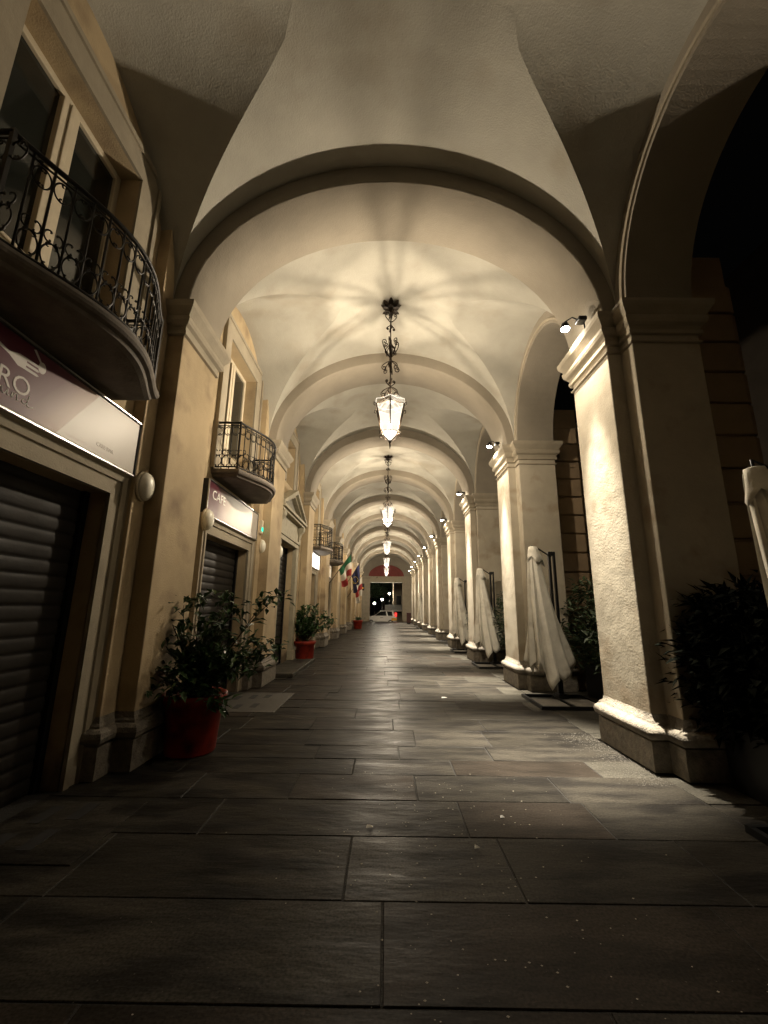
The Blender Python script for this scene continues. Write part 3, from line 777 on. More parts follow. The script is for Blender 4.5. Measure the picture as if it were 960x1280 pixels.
# ------------------------------------------------------------ hanging lanterns
def leafshape(m, base, dirv, ln, wd, droop, up=Vector((0, 0, 1))):
    d = Vector(dirv).normalized(); sd = d.cross(up).normalized(); P = Vector(base); pts = []
    for i, (q, ww) in enumerate(((0, .25), (.35, 1), (.7, .75), (1, .02))):
        p = P + d * ln * q - up * droop * q * q; pts.append((p - sd * ww * wd/2, p + up * .012 * (1-q), p + sd * ww * wd/2))
    vs = [v for r in pts for v in r]; m.add(vs, [(i*3+j, i*3+j+1, (i+1)*3+j+1, (i+1)*3+j) for i in range(3) for j in range(2)])
def make_lantern(y):
    X = .05; t = thing('hanging_lantern', '', 'lantern', (X, y, 7.33), 'lit lanterns hanging from the vault on iron rods')
    def P(a, r, z): return (X + r*math.cos(a), y + r*math.sin(a), z)
    m = MB(); m.lathe([(.02, 7.36), (.06, 7.34), (.055, 7.28), (.02, 7.22)], 12, X, y)
    for ring, (z, ln, dr, n) in enumerate(((7.30, .20, -.05, 8), (7.25, .17, .04, 6))):
        for i in range(n): a = 2*PI*(i + .5*ring)/n; leafshape(m, P(a, .03, z), (math.cos(a), math.sin(a), .25), ln, .11, dr)
    m.obj('ceiling_rose', BRONZE, t)
    m = MB(); m.tube([(X, y, 7.3), (X, y, 6.55)], .012); m.tube([(X, y, 6.6), (X, y, 6.1), (X, y, 5.9)], [.02, .028, .016]); m.tube([(X, y, 5.95), (X, y, 5.36)], .012); m.obj('rod', BRONZE, t)
    # scroll branches
    def branch(z0, z1, r, n, nm, curl=1):
        m = MB()
        for i in range(n):
            a = 2*PI*i/n + .3
            pts = []
            for j in range(9): q = j/8; pts.append((.012 + r*math.sin(q*PI*.5), z0 + (z1-z0)*q))
            e = pts[-1]; rr_ = r * .30; sgn = 1 if z1 > z0 else -1
            for j in range(13): aa = j/12*PI*1.7; k_ = rr_*(1 - .55*j/12); pts.append((e[0] - rr_ + k_*math.cos(aa), e[1] + sgn*k_*math.sin(aa)))
            m.tube([P(a, p[0], p[1]) for p in pts], [.009]*len(pts), 5)
            e = pts[-1]; q = P(a, e[0], e[1]); m.tube([(q[0], q[1], q[2]-.014), (q[0], q[1], q[2]), (q[0], q[1], q[2]+.014)], [.006, .015, .006], 5)
        m.obj(nm, BRONZE, t)
    branch(7.0, 7.16, .11, 4, 'upper_scrolls'); branch(6.92, 6.84, .07, 4, 'upper_scrolls')
    branch(6.22, 6.55, .15, 6, 'middle_scrolls'); branch(6.50, 6.32, .10, 6, 'middle_scrolls'); branch(6.15, 5.98, .16, 6, 'middle_scrolls')
    branch(5.62, 5.72, .08, 4, 'lower_scrolls'); branch(5.60, 5.42, .17, 6, 'lower_scrolls')
    # cage
    n = 6; zt, zb = 5.19, 4.68; rt, rb = .295, .165
    m = MB(); ang = [2*PI*i/n + PI/6 for i in range(n)]
    for a in ang:
        m.tube([P(a, rt, zt), P(a, rb, zb)], .013, 5); m.tube([P(a, rb, zb), P(a, .10, 4.56), (X, y, 4.50)], .009, 5)
        m.tube([P(a, rt, zt), P(a, rt+.045, zt+.02), P(a, rt+.05, zt-.03), P(a, rt+.02, zt-.05)], .008, 5)
        m.tube([P(a, rb, zb), P(a, rb+.05, zb-.01), P(a, rb+.055, zb-.06), P(a, rb+.02, zb-.06)], .007, 5)
        m.tube([P(a, rt-.02, zt), P(a, .16, 5.30), P(a, .03, 5.42)], .009, 5)
    for z, r in ((zt, rt), (zb, rb)):
        q = [P(a, r, z) for a in ang]; 
        for i in range(n): m.tube([q[i], q[(i+1) % n]], .006, 5)
    m.obj('lantern_frame', BRONZE, t)
    m = MB()      # scalloped crown plates, turned up at the rim
    for i in range(n):
        a0, a1 = ang[i], ang[(i+1) % n]; am = a0 + PI/n
        if i % 2 == 0:
            q = [P(a0+.06, rt*.98, zt+.01), P(a1-.06, rt*.98, zt+.01), P(a1-.06, rt*.96, zt+.10), P(am, rt*.92, zt+.125), P(a0+.06, rt*.96, zt+.10)]
            m.add(q, [(0, 1, 2, 3, 4)])
        m.tube([P(a0, rt, zt+.1), P(am, rt*.9, zt+.07), P(a1, rt, zt+.1)], .008, 5)
        wv = .17 + .07*(i % 2)
        m.add([P(am-.3, .06, zt+.10), P(am+.3, .06, zt+.10), P(am+wv, .17, zt+.085), P(am-wv, .17, zt+.085), P(am+wv*.8, .26, zt+.03), P(am-wv*.8, .26, zt+.03)], [(0, 1, 2, 3), (3, 2, 4, 5)])  # petals added for the radial shadows they throw on the vault
    m.lathe([(.01, zt+.12), (.075, zt+.11), (.085, zt+.10), (.01, zt+.095)], 12, X, y)  # small cap added to darken the vault right above the lantern
    m.obj('crown_plate', CROWNGL, t)
    for i in range(n):
        a0, a1 = ang[i], ang[(i+1) % n]; m = MB(); m.add([P(a0, rt-.03, zt-.01), P(a1, rt-.03, zt-.01), P(a1, rb-.026, zb+.01), P(a0, rb-.026, zb+.01)], [(0, 1, 2, 3)])
        m.obj('pane', GLASS, t)
        m = MB(); m.add([P(a0, rb-.026, zb), P(a1, rb-.026, zb), (X, y, 4.52)], [(0, 1, 2)]); m.obj('lower_pane', LOWGLASS, t)
    m = MB(); m.tube([(X, y, 4.53), (X, y, 4.49), (X, y, 4.47), (X, y, 4.43), (X, y, 4.36)], [.012, .028, .012, .016, .003], 8); m.obj('finial', BRONZE, t)
    m = MB(); m.lathe([(.004, 4.755), (.015, 4.77), (.022, 4.79), (.018, 4.82), (.012, 4.86), (.01, 4.93)], 12, X, y); m.obj('bulb', BULB, t)
    m = MB(); m.tube([(X, y, 4.92), (X, y, 5.38)], .014); m.obj('lamp_holder', BRONZE, t)
    ld = bpy.data.lights.new("lantern_light", 'POINT'); ld.energy = LANTERN_W; ld.color = LWARM; ld.shadow_soft_size = .056
    lo = bpy.data.objects.new("lantern_light", ld); C.objects.link(lo); lo.parent = t; lo.location = (0, 0, 4.79 - 7.33)
    for o_ in t.children:
        if o_.name.startswith('bulb'): o_.visible_shadow = True
    return t
YL = [Yr(k) + W + (S - W)/2 - .02 for k in range(0, NB)]     # bay middles
l1 = make_lantern(YL[1]); l1['label'] = 'nearest and largest lit lantern hanging from the vault'
for j, k in enumerate((3, 5, 7, 9)):
    copy_thing(l1, (.05, YL[k], 7.33), ['second lit lantern hanging from the vault, beyond the nearest one', 'third lit lantern down the arcade', 'fourth lit lantern down the arcade', 'furthest lit lantern, just in front of the red panel'][j])

# ------------------------------------------------------------ floodlights on the imposts
def make_flood(k):
    y = Yr(k) + .28; x = XR - .145; z = ZN + .40
    t = thing('floodlight', '', 'floodlight', (x, y, z), 'small floodlights on top of the imposts')
    m = MB(); m.box(x+.02, x+.12, y-.02, y+.02, z-.002, z+.012); m.tube([(x+.06, y, z), (x+.04, y-.01, z+.14), (x-.02, y-.02, z+.16)], .011, 6); m.obj('bracket', BLACK, t)
    m = MB(); m.box(x-.06, x+.05, y-.10, y+.03, z+.12, z+.18); m.obj('driver_box', BLACK, t, bevel=.015)
    hx, hy = x-.13, y+.16
    m = MB(); m.tube([(x-.03, y-.02, z+.16), (x-.08, y+.04, z+.25), (hx, hy, z+.27), (hx, hy, z+.22)], .010, 6); m.obj('arm', BLACK, t)
    m = MB(); m.lathe([(.015, z+.245), (.045, z+.24), (.055, z+.20), (.055, z+.165)], 16, hx, hy); m.obj('housing', BLACK, t)
    m = MB(); m.lathe([(.052, z+.175), (.056, z+.158), (.045, z+.142), (.02, z+.135), (.002, z+.134)], 16, hx, hy); m.obj('lens', LENS, t)
    ld = bpy.data.lights.new("floodlight_beam", 'SPOT'); ld.energy = FLOOD_W; ld.color = (1.0, .91, .75); ld.shadow_soft_size = .035
    ld.spot_size = math.radians(42); ld.spot_blend = 1.0
    lo = bpy.data.objects.new("floodlight_beam", ld); C.objects.link(lo); lo.parent = t; lo.location = (-.13, .16, .13)
    lo.rotation_euler = (math.radians(1), math.radians(8), 0)
    l2 = bpy.data.lights.new("floodlight_spill", 'SPOT'); l2.energy = FLOOD_W * .03; l2.color = (1.0, .86, .66); l2.shadow_soft_size = .05
    l2.spot_size = math.radians(125); l2.spot_blend = .8
    lp = bpy.data.objects.new("floodlight_spill", l2); C.objects.link(lp); lp.parent = t; lp.location = (-.13, .16, .13)
    return t
f1 = make_flood(1); f1['label'] = 'floodlight on the impost of the nearest right-hand pier'
for k in range(2, NB + 1):
    copy_thing(f1, (XR - .145, Yr(k) + .28, ZN + .40), 'floodlight on the impost of the %s pier from the camera, on the right' % ORD[k])

# ------------------------------------------------------------ potted plants
def leafquad(m, p, d, ln, wd, fold=.25):
    d = d.normalized(); sd = d.cross(Vector((random.uniform(-.3,.3), random.uniform(-.3,.3), 1))).normalized(); nn = sd.cross(d)
    a, b, c_ = p, p + d*ln*.45 - nn*ln*.02, p + d*ln - nn*ln*.12
    m.add([a, b + sd*wd/2 + nn*wd*fold, c_, b - sd*wd/2 + nn*wd*fold, b], [(0, 1, 4), (1, 2, 4), (2, 3, 4), (3, 0, 4)])
def plant(x, y, R, H, top, spread, label, pr=.36, pb=.26, seed=1, nbr=26, lsize=.11, biasx=0, foliage_leaves=13, extra=()):
    random.seed(seed)
    t = thing('potted_plant', label, 'plant', (x, y, 0), 'leafy plants in red pots')
    m = MB(); m.lathe([(.02, 0), (pb, 0), (pb+.01, .02), (pr-.03, H-.10), (pr, H-.095), (pr+.012, H-.01), (pr, H), (pr-.03, H), (pr-.04, H-.06), (.03, H-.06)], 36, x, y); m.obj('pot', POT, t)
    m = MB(); m.lathe([(pr-.045, H-.07), (.02, H-.04), (.0, H-.04)], 20, x, y); m.obj('soil', SOIL, t)
    st = MB(); lf = MB()
    ends = []
    for i in range(nbr):
        a = random.uniform(0, 2*PI); hh = random.uniform(.15, 1) ** .8 * top; sp = spread * random.uniform(.35, 1) * (1 - .3*hh/top)
        ends.append((Vector((x + sp*math.cos(a) + biasx*hh, y + sp*math.sin(a)*.9, H + hh))))
    for e in extra: ends.append(Vector(e))
    for e in ends:
        s0 = Vector((x + random.uniform(-.06, .06), y + random.uniform(-.06, .06), H-.05))
        mid = s0.lerp(e, .5) + Vector((random.uniform(-.1, .1), random.uniform(-.1, .1), .12))
        pts = []
        for j in range(8): q = j/7; pts.append((1-q)**2*s0 + 2*q*(1-q)*mid + q*q*e)
        st.tube(pts, [.012*(1-.75*j/7) for j in range(8)], 5)
        for j in range(foliage_leaves):
            q = .22 + .78*j/(foliage_leaves-1); p = (1-q)**2*s0 + 2*q*(1-q)*mid + q*q*e
            dr = (e - s0).normalized()*.6 + Vector((random.uniform(-1, 1), random.uniform(-1, 1), random.uniform(-.7, .7)))
            L_ = lsize*random.uniform(.65, 1.25); leafquad(lf, p + Vector([random.uniform(-.03, .03) for _ in range(3)]), dr, L_, L_*.5)
    for e in extra:
        for j in range(18):
            p = Vector(e) + Vector([random.gauss(0, .075), random.gauss(0, .075), random.gauss(0, .045)]); leafquad(lf, p, Vector([random.uniform(-1, 1), random.uniform(-1, 1), random.uniform(-.8, .5)]), lsize*random.uniform(.7, 1.1), lsize*.45)
    st.obj('stem', BARK, t); o = lf.obj('foliage', LEAF, t); o['kind'] = 'stuff'
    return t
plant(-2.12, 5.03, 0, .60, .78, .42, 'large leafy plant in a red pot, in the near left foreground', seed=3, nbr=32, foliage_leaves=19, lsize=.13, pr=.33, pb=.25,
      extra=((-1.45, 5.1, 1.60), (-1.32, 5.15, 1.66), (-1.40, 5.3, 1.12), (-1.38, 5.05, 1.05), (-1.5, 5.0, 1.18), (-2.62, 4.95, 1.62), (-2.66, 5.0, 1.08), (-2.2, 5.1, 1.62), (-1.95, 5.2, 1.66), (-1.6, 5.0, .92), (-1.75, 4.95, .80), (-1.62, 5.0, 1.05), (-1.55, 5.0, .84), (-2.45, 4.75, .70), (-2.25, 4.7, .66), (-2.0, 4.7, .68), (-1.82, 4.78, .62), (-2.5, 4.8, .88), (-1.78, 4.85, .50), (-2.55, 4.9, 1.2), (-1.5, 5.1, 1.0), (-1.7, 4.75, .95), (-2.1, 4.7, .85), (-2.35, 5.0, 1.55), (-1.8, 5.1, 1.5), (-2.0, 5.1, 1.4)))
plant(-2.36, 12.86, 0, .57, 1.02, .50, 'medium leafy plant in a red pot, beside the dark glazed door', seed=8, nbr=50, pr=.31, pb=.25, lsize=.15, foliage_leaves=20, extra=((-1.72, 12.9, 1.2), (-1.62, 12.9, 1.13), (-1.85, 12.8, 1.3), (-1.8, 12.8, 1.0)))
plant(-2.03, 31.8, 0, .60, .30, .30, 'small red pot with a low plant, far down the left side', seed=9, nbr=18, pr=.36, pb=.27, lsize=.15, foliage_leaves=8)

# ------------------------------------------------------------ closed umbrellas
def make_umbrella(yo=7.84):
    px, py = 3.06, yo; t = thing('closed_umbrella', '', 'umbrella', (px, py, 0), 'closed cream cantilever umbrellas between the piers')
    # canopy hanging in folds from the hub
    cx0, cx1 = 2.72, 2.87; m = MB(); ns_ = 9; pp_ = 12; n = ns_*pp_; random.seed(5)
    off = [random.uniform(-.10, .22) for _ in range(ns_)]; amp = [random.uniform(.7, 1.25) for _ in range(ns_)]
    zs = [2.655, 2.64, 2.58, 2.5, 2.4, 2.25, 2.0, 1.75, 1.5, 1.2, .95, .75, .55, .42, .30]
    for j, z in enumerate(zs):
        q = (2.66 - z) / 2.4
        for i in range(n):
            k_, u = i // pp_, (i % pp_) / (pp_ - 1); a = 2*PI*(i + .3*math.sin(3*z))/n
            pleat = (u - .5)*(.62*q + .10)*amp[k_] + .05*math.sin(7*a + 4*z)*q + .06*math.sin(3*a+2.2*z)
            r = (.055 + .210*q**.80) * (1 + pleat) if j else .03
            hem = max(0, (q-.45)/.55)*(off[k_] + .30*abs(u-.55)*amp[k_]*1.3)
            m.v.append((cx0 + (cx1-cx0)*q + r*math.cos(a)*(1.12 + .25*q*(math.cos(a) > 0)), py - .05 + r*math.sin(a)*.85, z + hem))
    for j in range(len(zs)-1):
        for i in range(n): m.f.append((j*n+i, j*n+(i+1)%n, (j+1)*n+(i+1)%n, (j+1)*n+i)); m.sm.append((i % pp_) < pp_-1); m.mi.append(0)
    o = m.obj('canopy', CANVAS, t); md = o.modifiers.new('thickness', 'SOLIDIFY'); md.thickness = .005
    m = MB()      # short pointed vent flap at the top
    for j, (z, r) in enumerate(((2.685, .02), (2.675, .062), (2.60, .080), (2.50, .103), (2.40, .128))):
        for i in range(40):
            a = 2*PI*i/40; tri = abs(((4*a/(2*PI)) % 1) - .5)*2; rr_ = r*(1 + .18*(tri-.5)*j/4)
            m.v.append((cx0 + .012*j + rr_*math.cos(a)*1.15, py - .05 + rr_*math.sin(a)*.9, z - (.11*tri - .05 + .05*math.sin(a+1) if j == 4 else 0)))
    for j in range(4):
        for i in range(40): m.f.append((j*40+i, j*40+(i+1)%40, (j+1)*40+(i+1)%40, (j+1)*40+i)); m.sm.append(j > 0); m.mi.append(0)
    o = m.obj('vent_flap', CANVAS, t); md = o.modifiers.new('thickness', 'SOLIDIFY'); md.thickness = .004
    m = MB(); m.box(px-.035, px+.01, py-.02, py+.05, .06, 2.60); m.box(px+.055, px+.095, py-.02, py+.05, 1.3, 2.60); m.box(px+.01, px+.055, py-.018, py+.048, 2.52, 2.60); m.box(px+.01, px+.055, py-.018, py+.048, .06, 1.4); m.obj('post', BLACK, t, bevel=.008)
    m = MB(); m.tube([(px+.02, py, 2.5), (cx0+.1, py-.03, 2.66), (cx0, py-.04, 2.70), (cx0, py-.05, 2.5)], .014, 6); m.obj('hub_arm', BLACK, t)
    m = MB(); m.tube([(px-.02, py-.05, 1.15), (px-.10, py-.08, 1.15), (px-.10, py-.1, 1.05)], .01, 5); m.obj('crank', CHROME, t)
    m = MB(); x0, x1, y0, y1 = 2.47, 3.55, py-.72, py+.30
    for q in ((x0, x1, y0, y0+.045), (x0, x1, y1-.045, y1)): m.box(q[0], q[1], q[2], q[3], 0.004, .055)
    for q in (x0, x1-.045, (x0+x1)/2-.02): m.box(q, q+.045, y0+.045, y1-.045, 0.004, .053)
    m.box(px-.06, px+.11, py-.08, py+.11, .004, .12); m.obj('base_frame', BLACK, t)
    for a in (x0+.05, (x0+x1)/2+.03):
        m = MB(); m.box(a, a+.44, y0+.05, py-.10, .003, .045); m.obj('ballast_slab', CONC, t, bevel=.006)
    return t
u1 = make_umbrella(); u1['label'] = 'large closed cream umbrella between the nearest and second right-hand piers'
copy_thing(u1, (3.06, 12.37, 0), 'closed cream umbrella in front of the third right-hand pier')
copy_thing(u1, (3.04, 16.30, 0), 'third closed umbrella, small, left of the second along the piers')
copy_thing(u1, (3.06 - .06, 33.9, 0), 'tiny pale closed umbrella far down the right side')
copy_thing(u1, (3.19, 3.06 + .10, 0), 'closed umbrella cut by the right edge of the picture')
for o_ in bpy.data.objects:
    if o_.parent and o_.parent.get('label') == 'closed umbrella cut by the right edge of the picture' and o_.name.split('.')[0] in ('canopy', 'vent_flap'):
        o_.rotation_euler = (0, -.10, 0); o_.location = (.25, 0, 0)

# ------------------------------------------------------------ hedges in planters outside the arcade
LEAF3 = mat('shaded_hedge_leaf', (.004, .005, .003), .95, noise=.4, nscale=9, spec=.05)  # near-black copy of the hedge leaf, shade put into its colour
def hedge(x0, x1, y0, y1, h, label, seed, n=7000, arch=True, lm=None):
    random.seed(seed); t = thing('planter_hedge', label, 'hedge', ((x0+x1)/2, (y0+y1)/2, 0), 'dark green hedges in planters outside the arches')
    m = MB(); m.box(x0, x1, y0, y1, 0, .5); m.box(x0-.02, x1+.02, y0-.02, y1+.02, .5, .54); m.obj('planter', BLACK, t, bevel=.01)
    lf = MB(); st = MB()
    nst = int((y1-y0)/.22) + 1
    for i in range(nst):
        yy = y0 + (i+.5)*(y1-y0)/nst; xx = random.uniform(x0+.1, x1-.1); hh = h*random.uniform(.85, 1.05)
        tx, ty = xx+random.uniform(-.15, .15), yy+random.uniform(-.15, .15)
        st.tube([(xx, yy, .45), (tx, ty, hh)], [.018, .006], 5)
    for i in range(n):
        zz = random.uniform(.5, h); q = (zz - .5)/(h-.5); ex = .12 + .16*math.sin(PI*min(1, q*1.05))
        p = Vector((random.uniform(x0-ex, x1+ex), random.uniform(y0-ex, y1+ex), zz + random.gauss(0, .05)))
        if random.random() < .3 and (math.sin(p.y*5+p.z*4)+math.sin(p.x*6-p.z*5)) > .4: continue
        d = Vector((p.x-(x0+x1)/2, p.y-(y0+y1)/2, random.uniform(-.2, .5))) + Vector([random.uniform(-.7, .7) for _ in range(3)])
        L_ = random.uniform(.10, .19); leafquad(lf, p, d, L_, L_*.36)
    for i in range(int(14*(y1-y0))):        # arching sprays on top
        b = Vector((random.uniform(x0, x1), random.uniform(y0, y1), h*random.uniform(.75, 1))); a = random.uniform(0, 2*PI); e = Vector((math.cos(a)*.35, math.sin(a)*.35, random.uniform(.05, .28)))
        for j in range(9):
            q = j/8; p = b + e*q - Vector((0, 0, .12*q*q))
            for s_ in (-1, 1): leafquad(lf, p, Vector((-e.y*s_, e.x*s_, 0)) + e*.7 + Vector((0, 0, random.uniform(-.2, .2))), .13*(1-.5*q), .03)
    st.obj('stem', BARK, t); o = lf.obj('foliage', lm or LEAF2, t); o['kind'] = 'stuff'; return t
hedge(3.75, 4.5, 5.95, 8.35, 2.05, 'dark feathery hedge between the nearest pier and the large umbrella', 21)
hedge(3.35, 4.2, 9.95, 12.1, 1.95, 'dark hedge spilling past the second right-hand pier', 22)
hedge(3.3, 4.2, 14.3, 16.1, 1.9, 'small dark hedge beside the third closed umbrella', 23, 4000)
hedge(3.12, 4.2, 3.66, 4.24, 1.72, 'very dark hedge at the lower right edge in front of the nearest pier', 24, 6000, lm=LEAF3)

# ------------------------------------------------------------ flags
def flag(x0, y0, z0, x1, y1, z1, colours, label, ln, wd, seed, name='wall_flag', sway=.1, stars=False):
    random.seed(seed); t = thing(name, label, 'flag', (x0, y0, z0), 'flags on poles on the left wall')
    A, B = Vector((x0, y0, z0)), Vector((x1, y1, z1))
    m = MB(); m.tube([A, B], .016, 8); m.obj('pole', WOOD, t); m = MB(); m.lathe([(.001, -.03), (.03, 0), (.001, .03)], 8); o = m.obj('pole_tip', BRONZE, t, keep=True); o.location = B - A
    nu, nv = 24, 14; d = (B - A); C0 = B - d.normalized()*.02; e = (B - A).normalized()
    nseg = len(colours)
    for c_ in range(nseg):
        m = MB()
        for i in range(nu//nseg*c_, nu//nseg*(c_+1) + 1):
            u = i / nu
            for j in range(nv + 1):
                v = j / nv          # u: away from the pole (falls down), v: along the pole from tip
                p = C0 - e * wd * v * (1 - .45*u)
                p = p + Vector((0, 0, -1)) * ln * u + Vector((.07*math.sin(v*9 + u*2), .10*math.sin(v*11+1+u*3), 0)) * (0.3 + u) * (1 if v > 0 else .2)
                p.z += .12 * math.sin(v*6) * u
                m.v.append(tuple(p))
        nn = nv + 1; rowsn = len(m.v)//nn
        for i in range(rowsn-1):
            for j in range(nv): m.f.append((i*nn+j, (i+1)*nn+j, (i+1)*nn+j+1, i*nn+j+1)); m.sm.append(True); m.mi.append(0)
        m.obj('cloth_band' if nseg > 1 else 'cloth', colours[c_], t)
    return t
flag(-2.6, 19.6, 2.62, -1.56, 19.0, 3.95, (GREENF, WHITEF, REDF), 'green white and red flag hanging from a slanted pole', 1.05, 1.0, 1)
ef = flag(-2.55, 26.4, 2.75, -1.62, 26.0, 4.22, (BLUEF,), 'dark blue flag with gold stars beyond the tricolour', 1.35, .95, 2)
m = MB()
for i in range(12):
    a = 2*PI*i/12; cy_, cz_ = -1.86 + .17*math.cos(a), 3.15 + .2*math.sin(a)
    pts = [(cy_ + (.035 if q % 2 == 0 else .014)*math.sin(q*PI/5), 25.80, cz_ + (.035 if q % 2 == 0 else .014)*math.cos(q*PI/5)) for q in range(10)]
    m.add(pts, [tuple(range(10))])
m.obj('star', STAR, ef)
flag(-2.55, 28.6, 2.2, -1.58, 28.2, 3.6, (WHITEF, REDF, WHITEF), 'white and red flag furthest away, behind the blue one', 1.35, .9, 4)
t = thing('wall_bracket_sign', 'small dark hanging sign on the far left wall near the end', 'sign', (-2.45, 40.6, 3.4))
m = MB(); m.box(-2.5, -2.05, 40.6, 40.66, 3.1, 3.75); m.obj('sign_box', BLACK, t); m = MB(); m.box(-2.40, -2.12, 40.585, 40.597, 3.25, 3.4); m.obj('lit_patch', YEL, t)

# ------------------------------------------------------------ end wall
ew = thing('end_wall', 'plaster end wall with a rectangular exit and crimson lunette', 'wall', (CX, YEND + .9, 0))
y0, y1 = YEND + .9, YEND + 1.5
m = MB(); m.box(-3.2, -1.80, y0, y1, 0, 5.0); m.box(1.87, XC + 1.2, y0, y1, 0, 5.0); m.obj('pier', TRIM, ew, bevel=.02)
m = MB(); m.box(-1.80, 1.87, y0+.02, y1, 4.30, 5.0); m.obj('lintel', GREENST, ew, bevel=.01)
m = MB(); m.box(-3.3, -1.7, y0-.08, y0-.002, 4.72, 5.02); m.box(1.77, 3.0, y0-.08, y0-.002, 4.72, 5.02); m.obj('capital', TRIM, ew, bevel=.02)
m = MB(); n = 40; vs = []
for i in range(n+1):
    a = PI*i/n; vs.append((CX - .08 + 2.03*math.cos(a), y0, 5.02 + 1.32*math.sin(a)))
for i in range(n+1):
    a = PI*i/n; vs.append((CX + 3.4*math.cos(a), y0, 5.02 + 2.9*math.sin(a)))
m.add(vs, [(i, n+1+i, n+2+i, i+1) for i in range(n)]); m.add([(v[0], y0+.2, v[2]) for v in vs[:n+1]] + vs[:n+1], [(i, n+1+i, n+2+i, i+1) for i in range(n)])
m.obj('lunette_surround', RIB, ew)
m = MB(); m.add([(v[0], y0+.18, v[2]) for v in vs[:n+1]], [tuple(range(n+1))]); m.obj('lunette_panel', RED, ew)
m = MB(); m.box(-1.80, 1.87, y0-.03, y0+.015, 4.285, 4.335); m.obj('lintel_lit_edge', CARW, ew)  # white bar painting the light caught on the lintel edge
t = thing('litter_bin', 'small dark red bin beside the last pier on the right', 'bin', (2.3, 42.6, 0))
m = MB(); m.box(2.08, 2.50, 42.4, 42.8, .12, 1.0); m.box(2.05, 2.53, 42.37, 42.83, 1.0, 1.06); m.obj('body', BIN, t, bevel=.02); m = MB(); m.box(2.12, 2.46, 42.45, 42.75, 0, .12); m.obj('base', BLACK, t)

# ------------------------------------------------------------ street beyond: car, lamps, building, trees
ZG = -.42
def arc(cx, cz, r, a0, a1, n): return [(cx + r*math.cos(a0+(a1-a0)*i/n), cz + r*math.sin(a0+(a1-a0)*i/n)) for i in range(n+1)]
cy0 = 50.2
car = thing('parked_car', 'white hatchback parked across the far exit, red tail light to the right', 'car', (-.5, cy0, ZG))
def cx_(v): return 1.30 - v   # v measured from the rear bumper forward (the car points left)
side = [(0.02,.35),(0,.75),(.10,1.05),(.18,1.15),(.42,1.50),(.60,1.55),(1.4,1.56),(1.9,1.50),(2.55,1.08),(3.35,.92),(3.58,.78),(3.62,.42),(3.5,.28),(.1,.28)]
body = [(0.02,.38),(0,.78),(.10,1.02),(2.5,1.04),(3.3,.93),(3.56,.78),(3.62,.45),(3.5,.28),(.12,.28)]
def loft(prof, halfs, name, m_, inset=.06):
    m = MB(); n = len(prof); vs = []
    for yy, sc_x in halfs: vs += [(cx_(1.81 + (v-1.81)*sc_x), cy0 + yy, ZG + z if z < .5 else ZG + .5 + (z-.5)*(1 if sc_x == 1 else .985)) for v, z in prof]
    r = len(halfs); fs = [tuple(range(n)), tuple(range((r-1)*n, r*n))[::-1]] + [(i*n+j, (i+1)*n+j, (i+1)*n+(j+1)%n, i*n+(j+1)%n) for i in range(r-1) for j in range(n)]
    m.add(vs, fs, False); return m.obj(name, m_, car, bevel=.03)
loft(body, ((-.78, .96), (-.72, 1), (.72, 1), (.78, .96)), 'body', CARW)
cab = [(.08,1.0),(.20,1.15),(.44,1.50),(.62,1.56),(1.4,1.57),(1.88,1.50),(2.52,1.04)]
loft([(v, z) for v, z in cab], ((-.66, .97), (-.60, 1), (.60, 1), (.66, .97)), 'cabin', PANE)
m = MB()
for a in ((.40, 1.51), ):
    m.box(cx_(1.9), cx_(.45), cy0-.62, cy0+.62, ZG+1.56, ZG+1.60)
for yy in (-.675, .655):
    for (v0, v1) in ((.42, .56), (1.18, 1.26)): m.add([(cx_(v), cy0+yy+d, ZG+z) for d in (0, .02) for v, z in ((v0, 1.54), (v1, 1.54), (v1-.08, 1.0), (v0-.2, 1.0))], [(0,1,2,3),(7,6,5,4),(0,4,5,1),(1,5,6,2),(2,6,7,3),(3,7,4,0)])
    m.tube([(cx_(.5), cy0+yy, ZG+1.55), (cx_(1.4), cy0+yy, ZG+1.585), (cx_(1.9), cy0+yy, ZG+1.52), (cx_(2.55), cy0+yy, ZG+1.06)], .03, 6)
m.obj('roof', CARW, car)
for v in (.72, 2.95):
    for yy in (-.79, .66):
        m = MB(); m.lathe([(.01, 0), (.20, 0), (.30, .01), (.305, .12), (.20, .13), (.01, .13)], 24); o = m.obj('wheel', RUBBER, car, keep=True); o.rotation_euler = (-PI/2, 0, 0); o.location = (cx_(v)+.5, yy, .30)
        m = MB(); m.lathe([(.01, -.01), (.17, -.008), (.18, .0)], 18); r_ = m.obj('hubcap', CHROME, o, keep=True); r_.location = (0, 0, 0)
for yy in (-.765, .62):
    m = MB(); m.box(cx_(.24), cx_(.0)+.01, cy0+yy-.03, cy0+yy+.14, ZG+.95, ZG+1.38); m.obj('tail_light', TAIL, car, bevel=.02)
m = MB(); m.box(cx_(.62), cx_(.02), cy0-.795, cy0-.785, ZG+.50, ZG+.80); m.obj('reflective_panel', YEL, car)
m = MB(); m.box(cx_(3.62), cx_(3.4), cy0-.77, cy0-.5, ZG+.68, ZG+.84); m.obj('headlight', CHROME, car, bevel=.02)
m = MB(); m.box(cx_(1.9), cx_(1.55), cy0-.80, cy0-.785, ZG+.80, ZG+.84); m.obj('door_handle', BLACK, car)

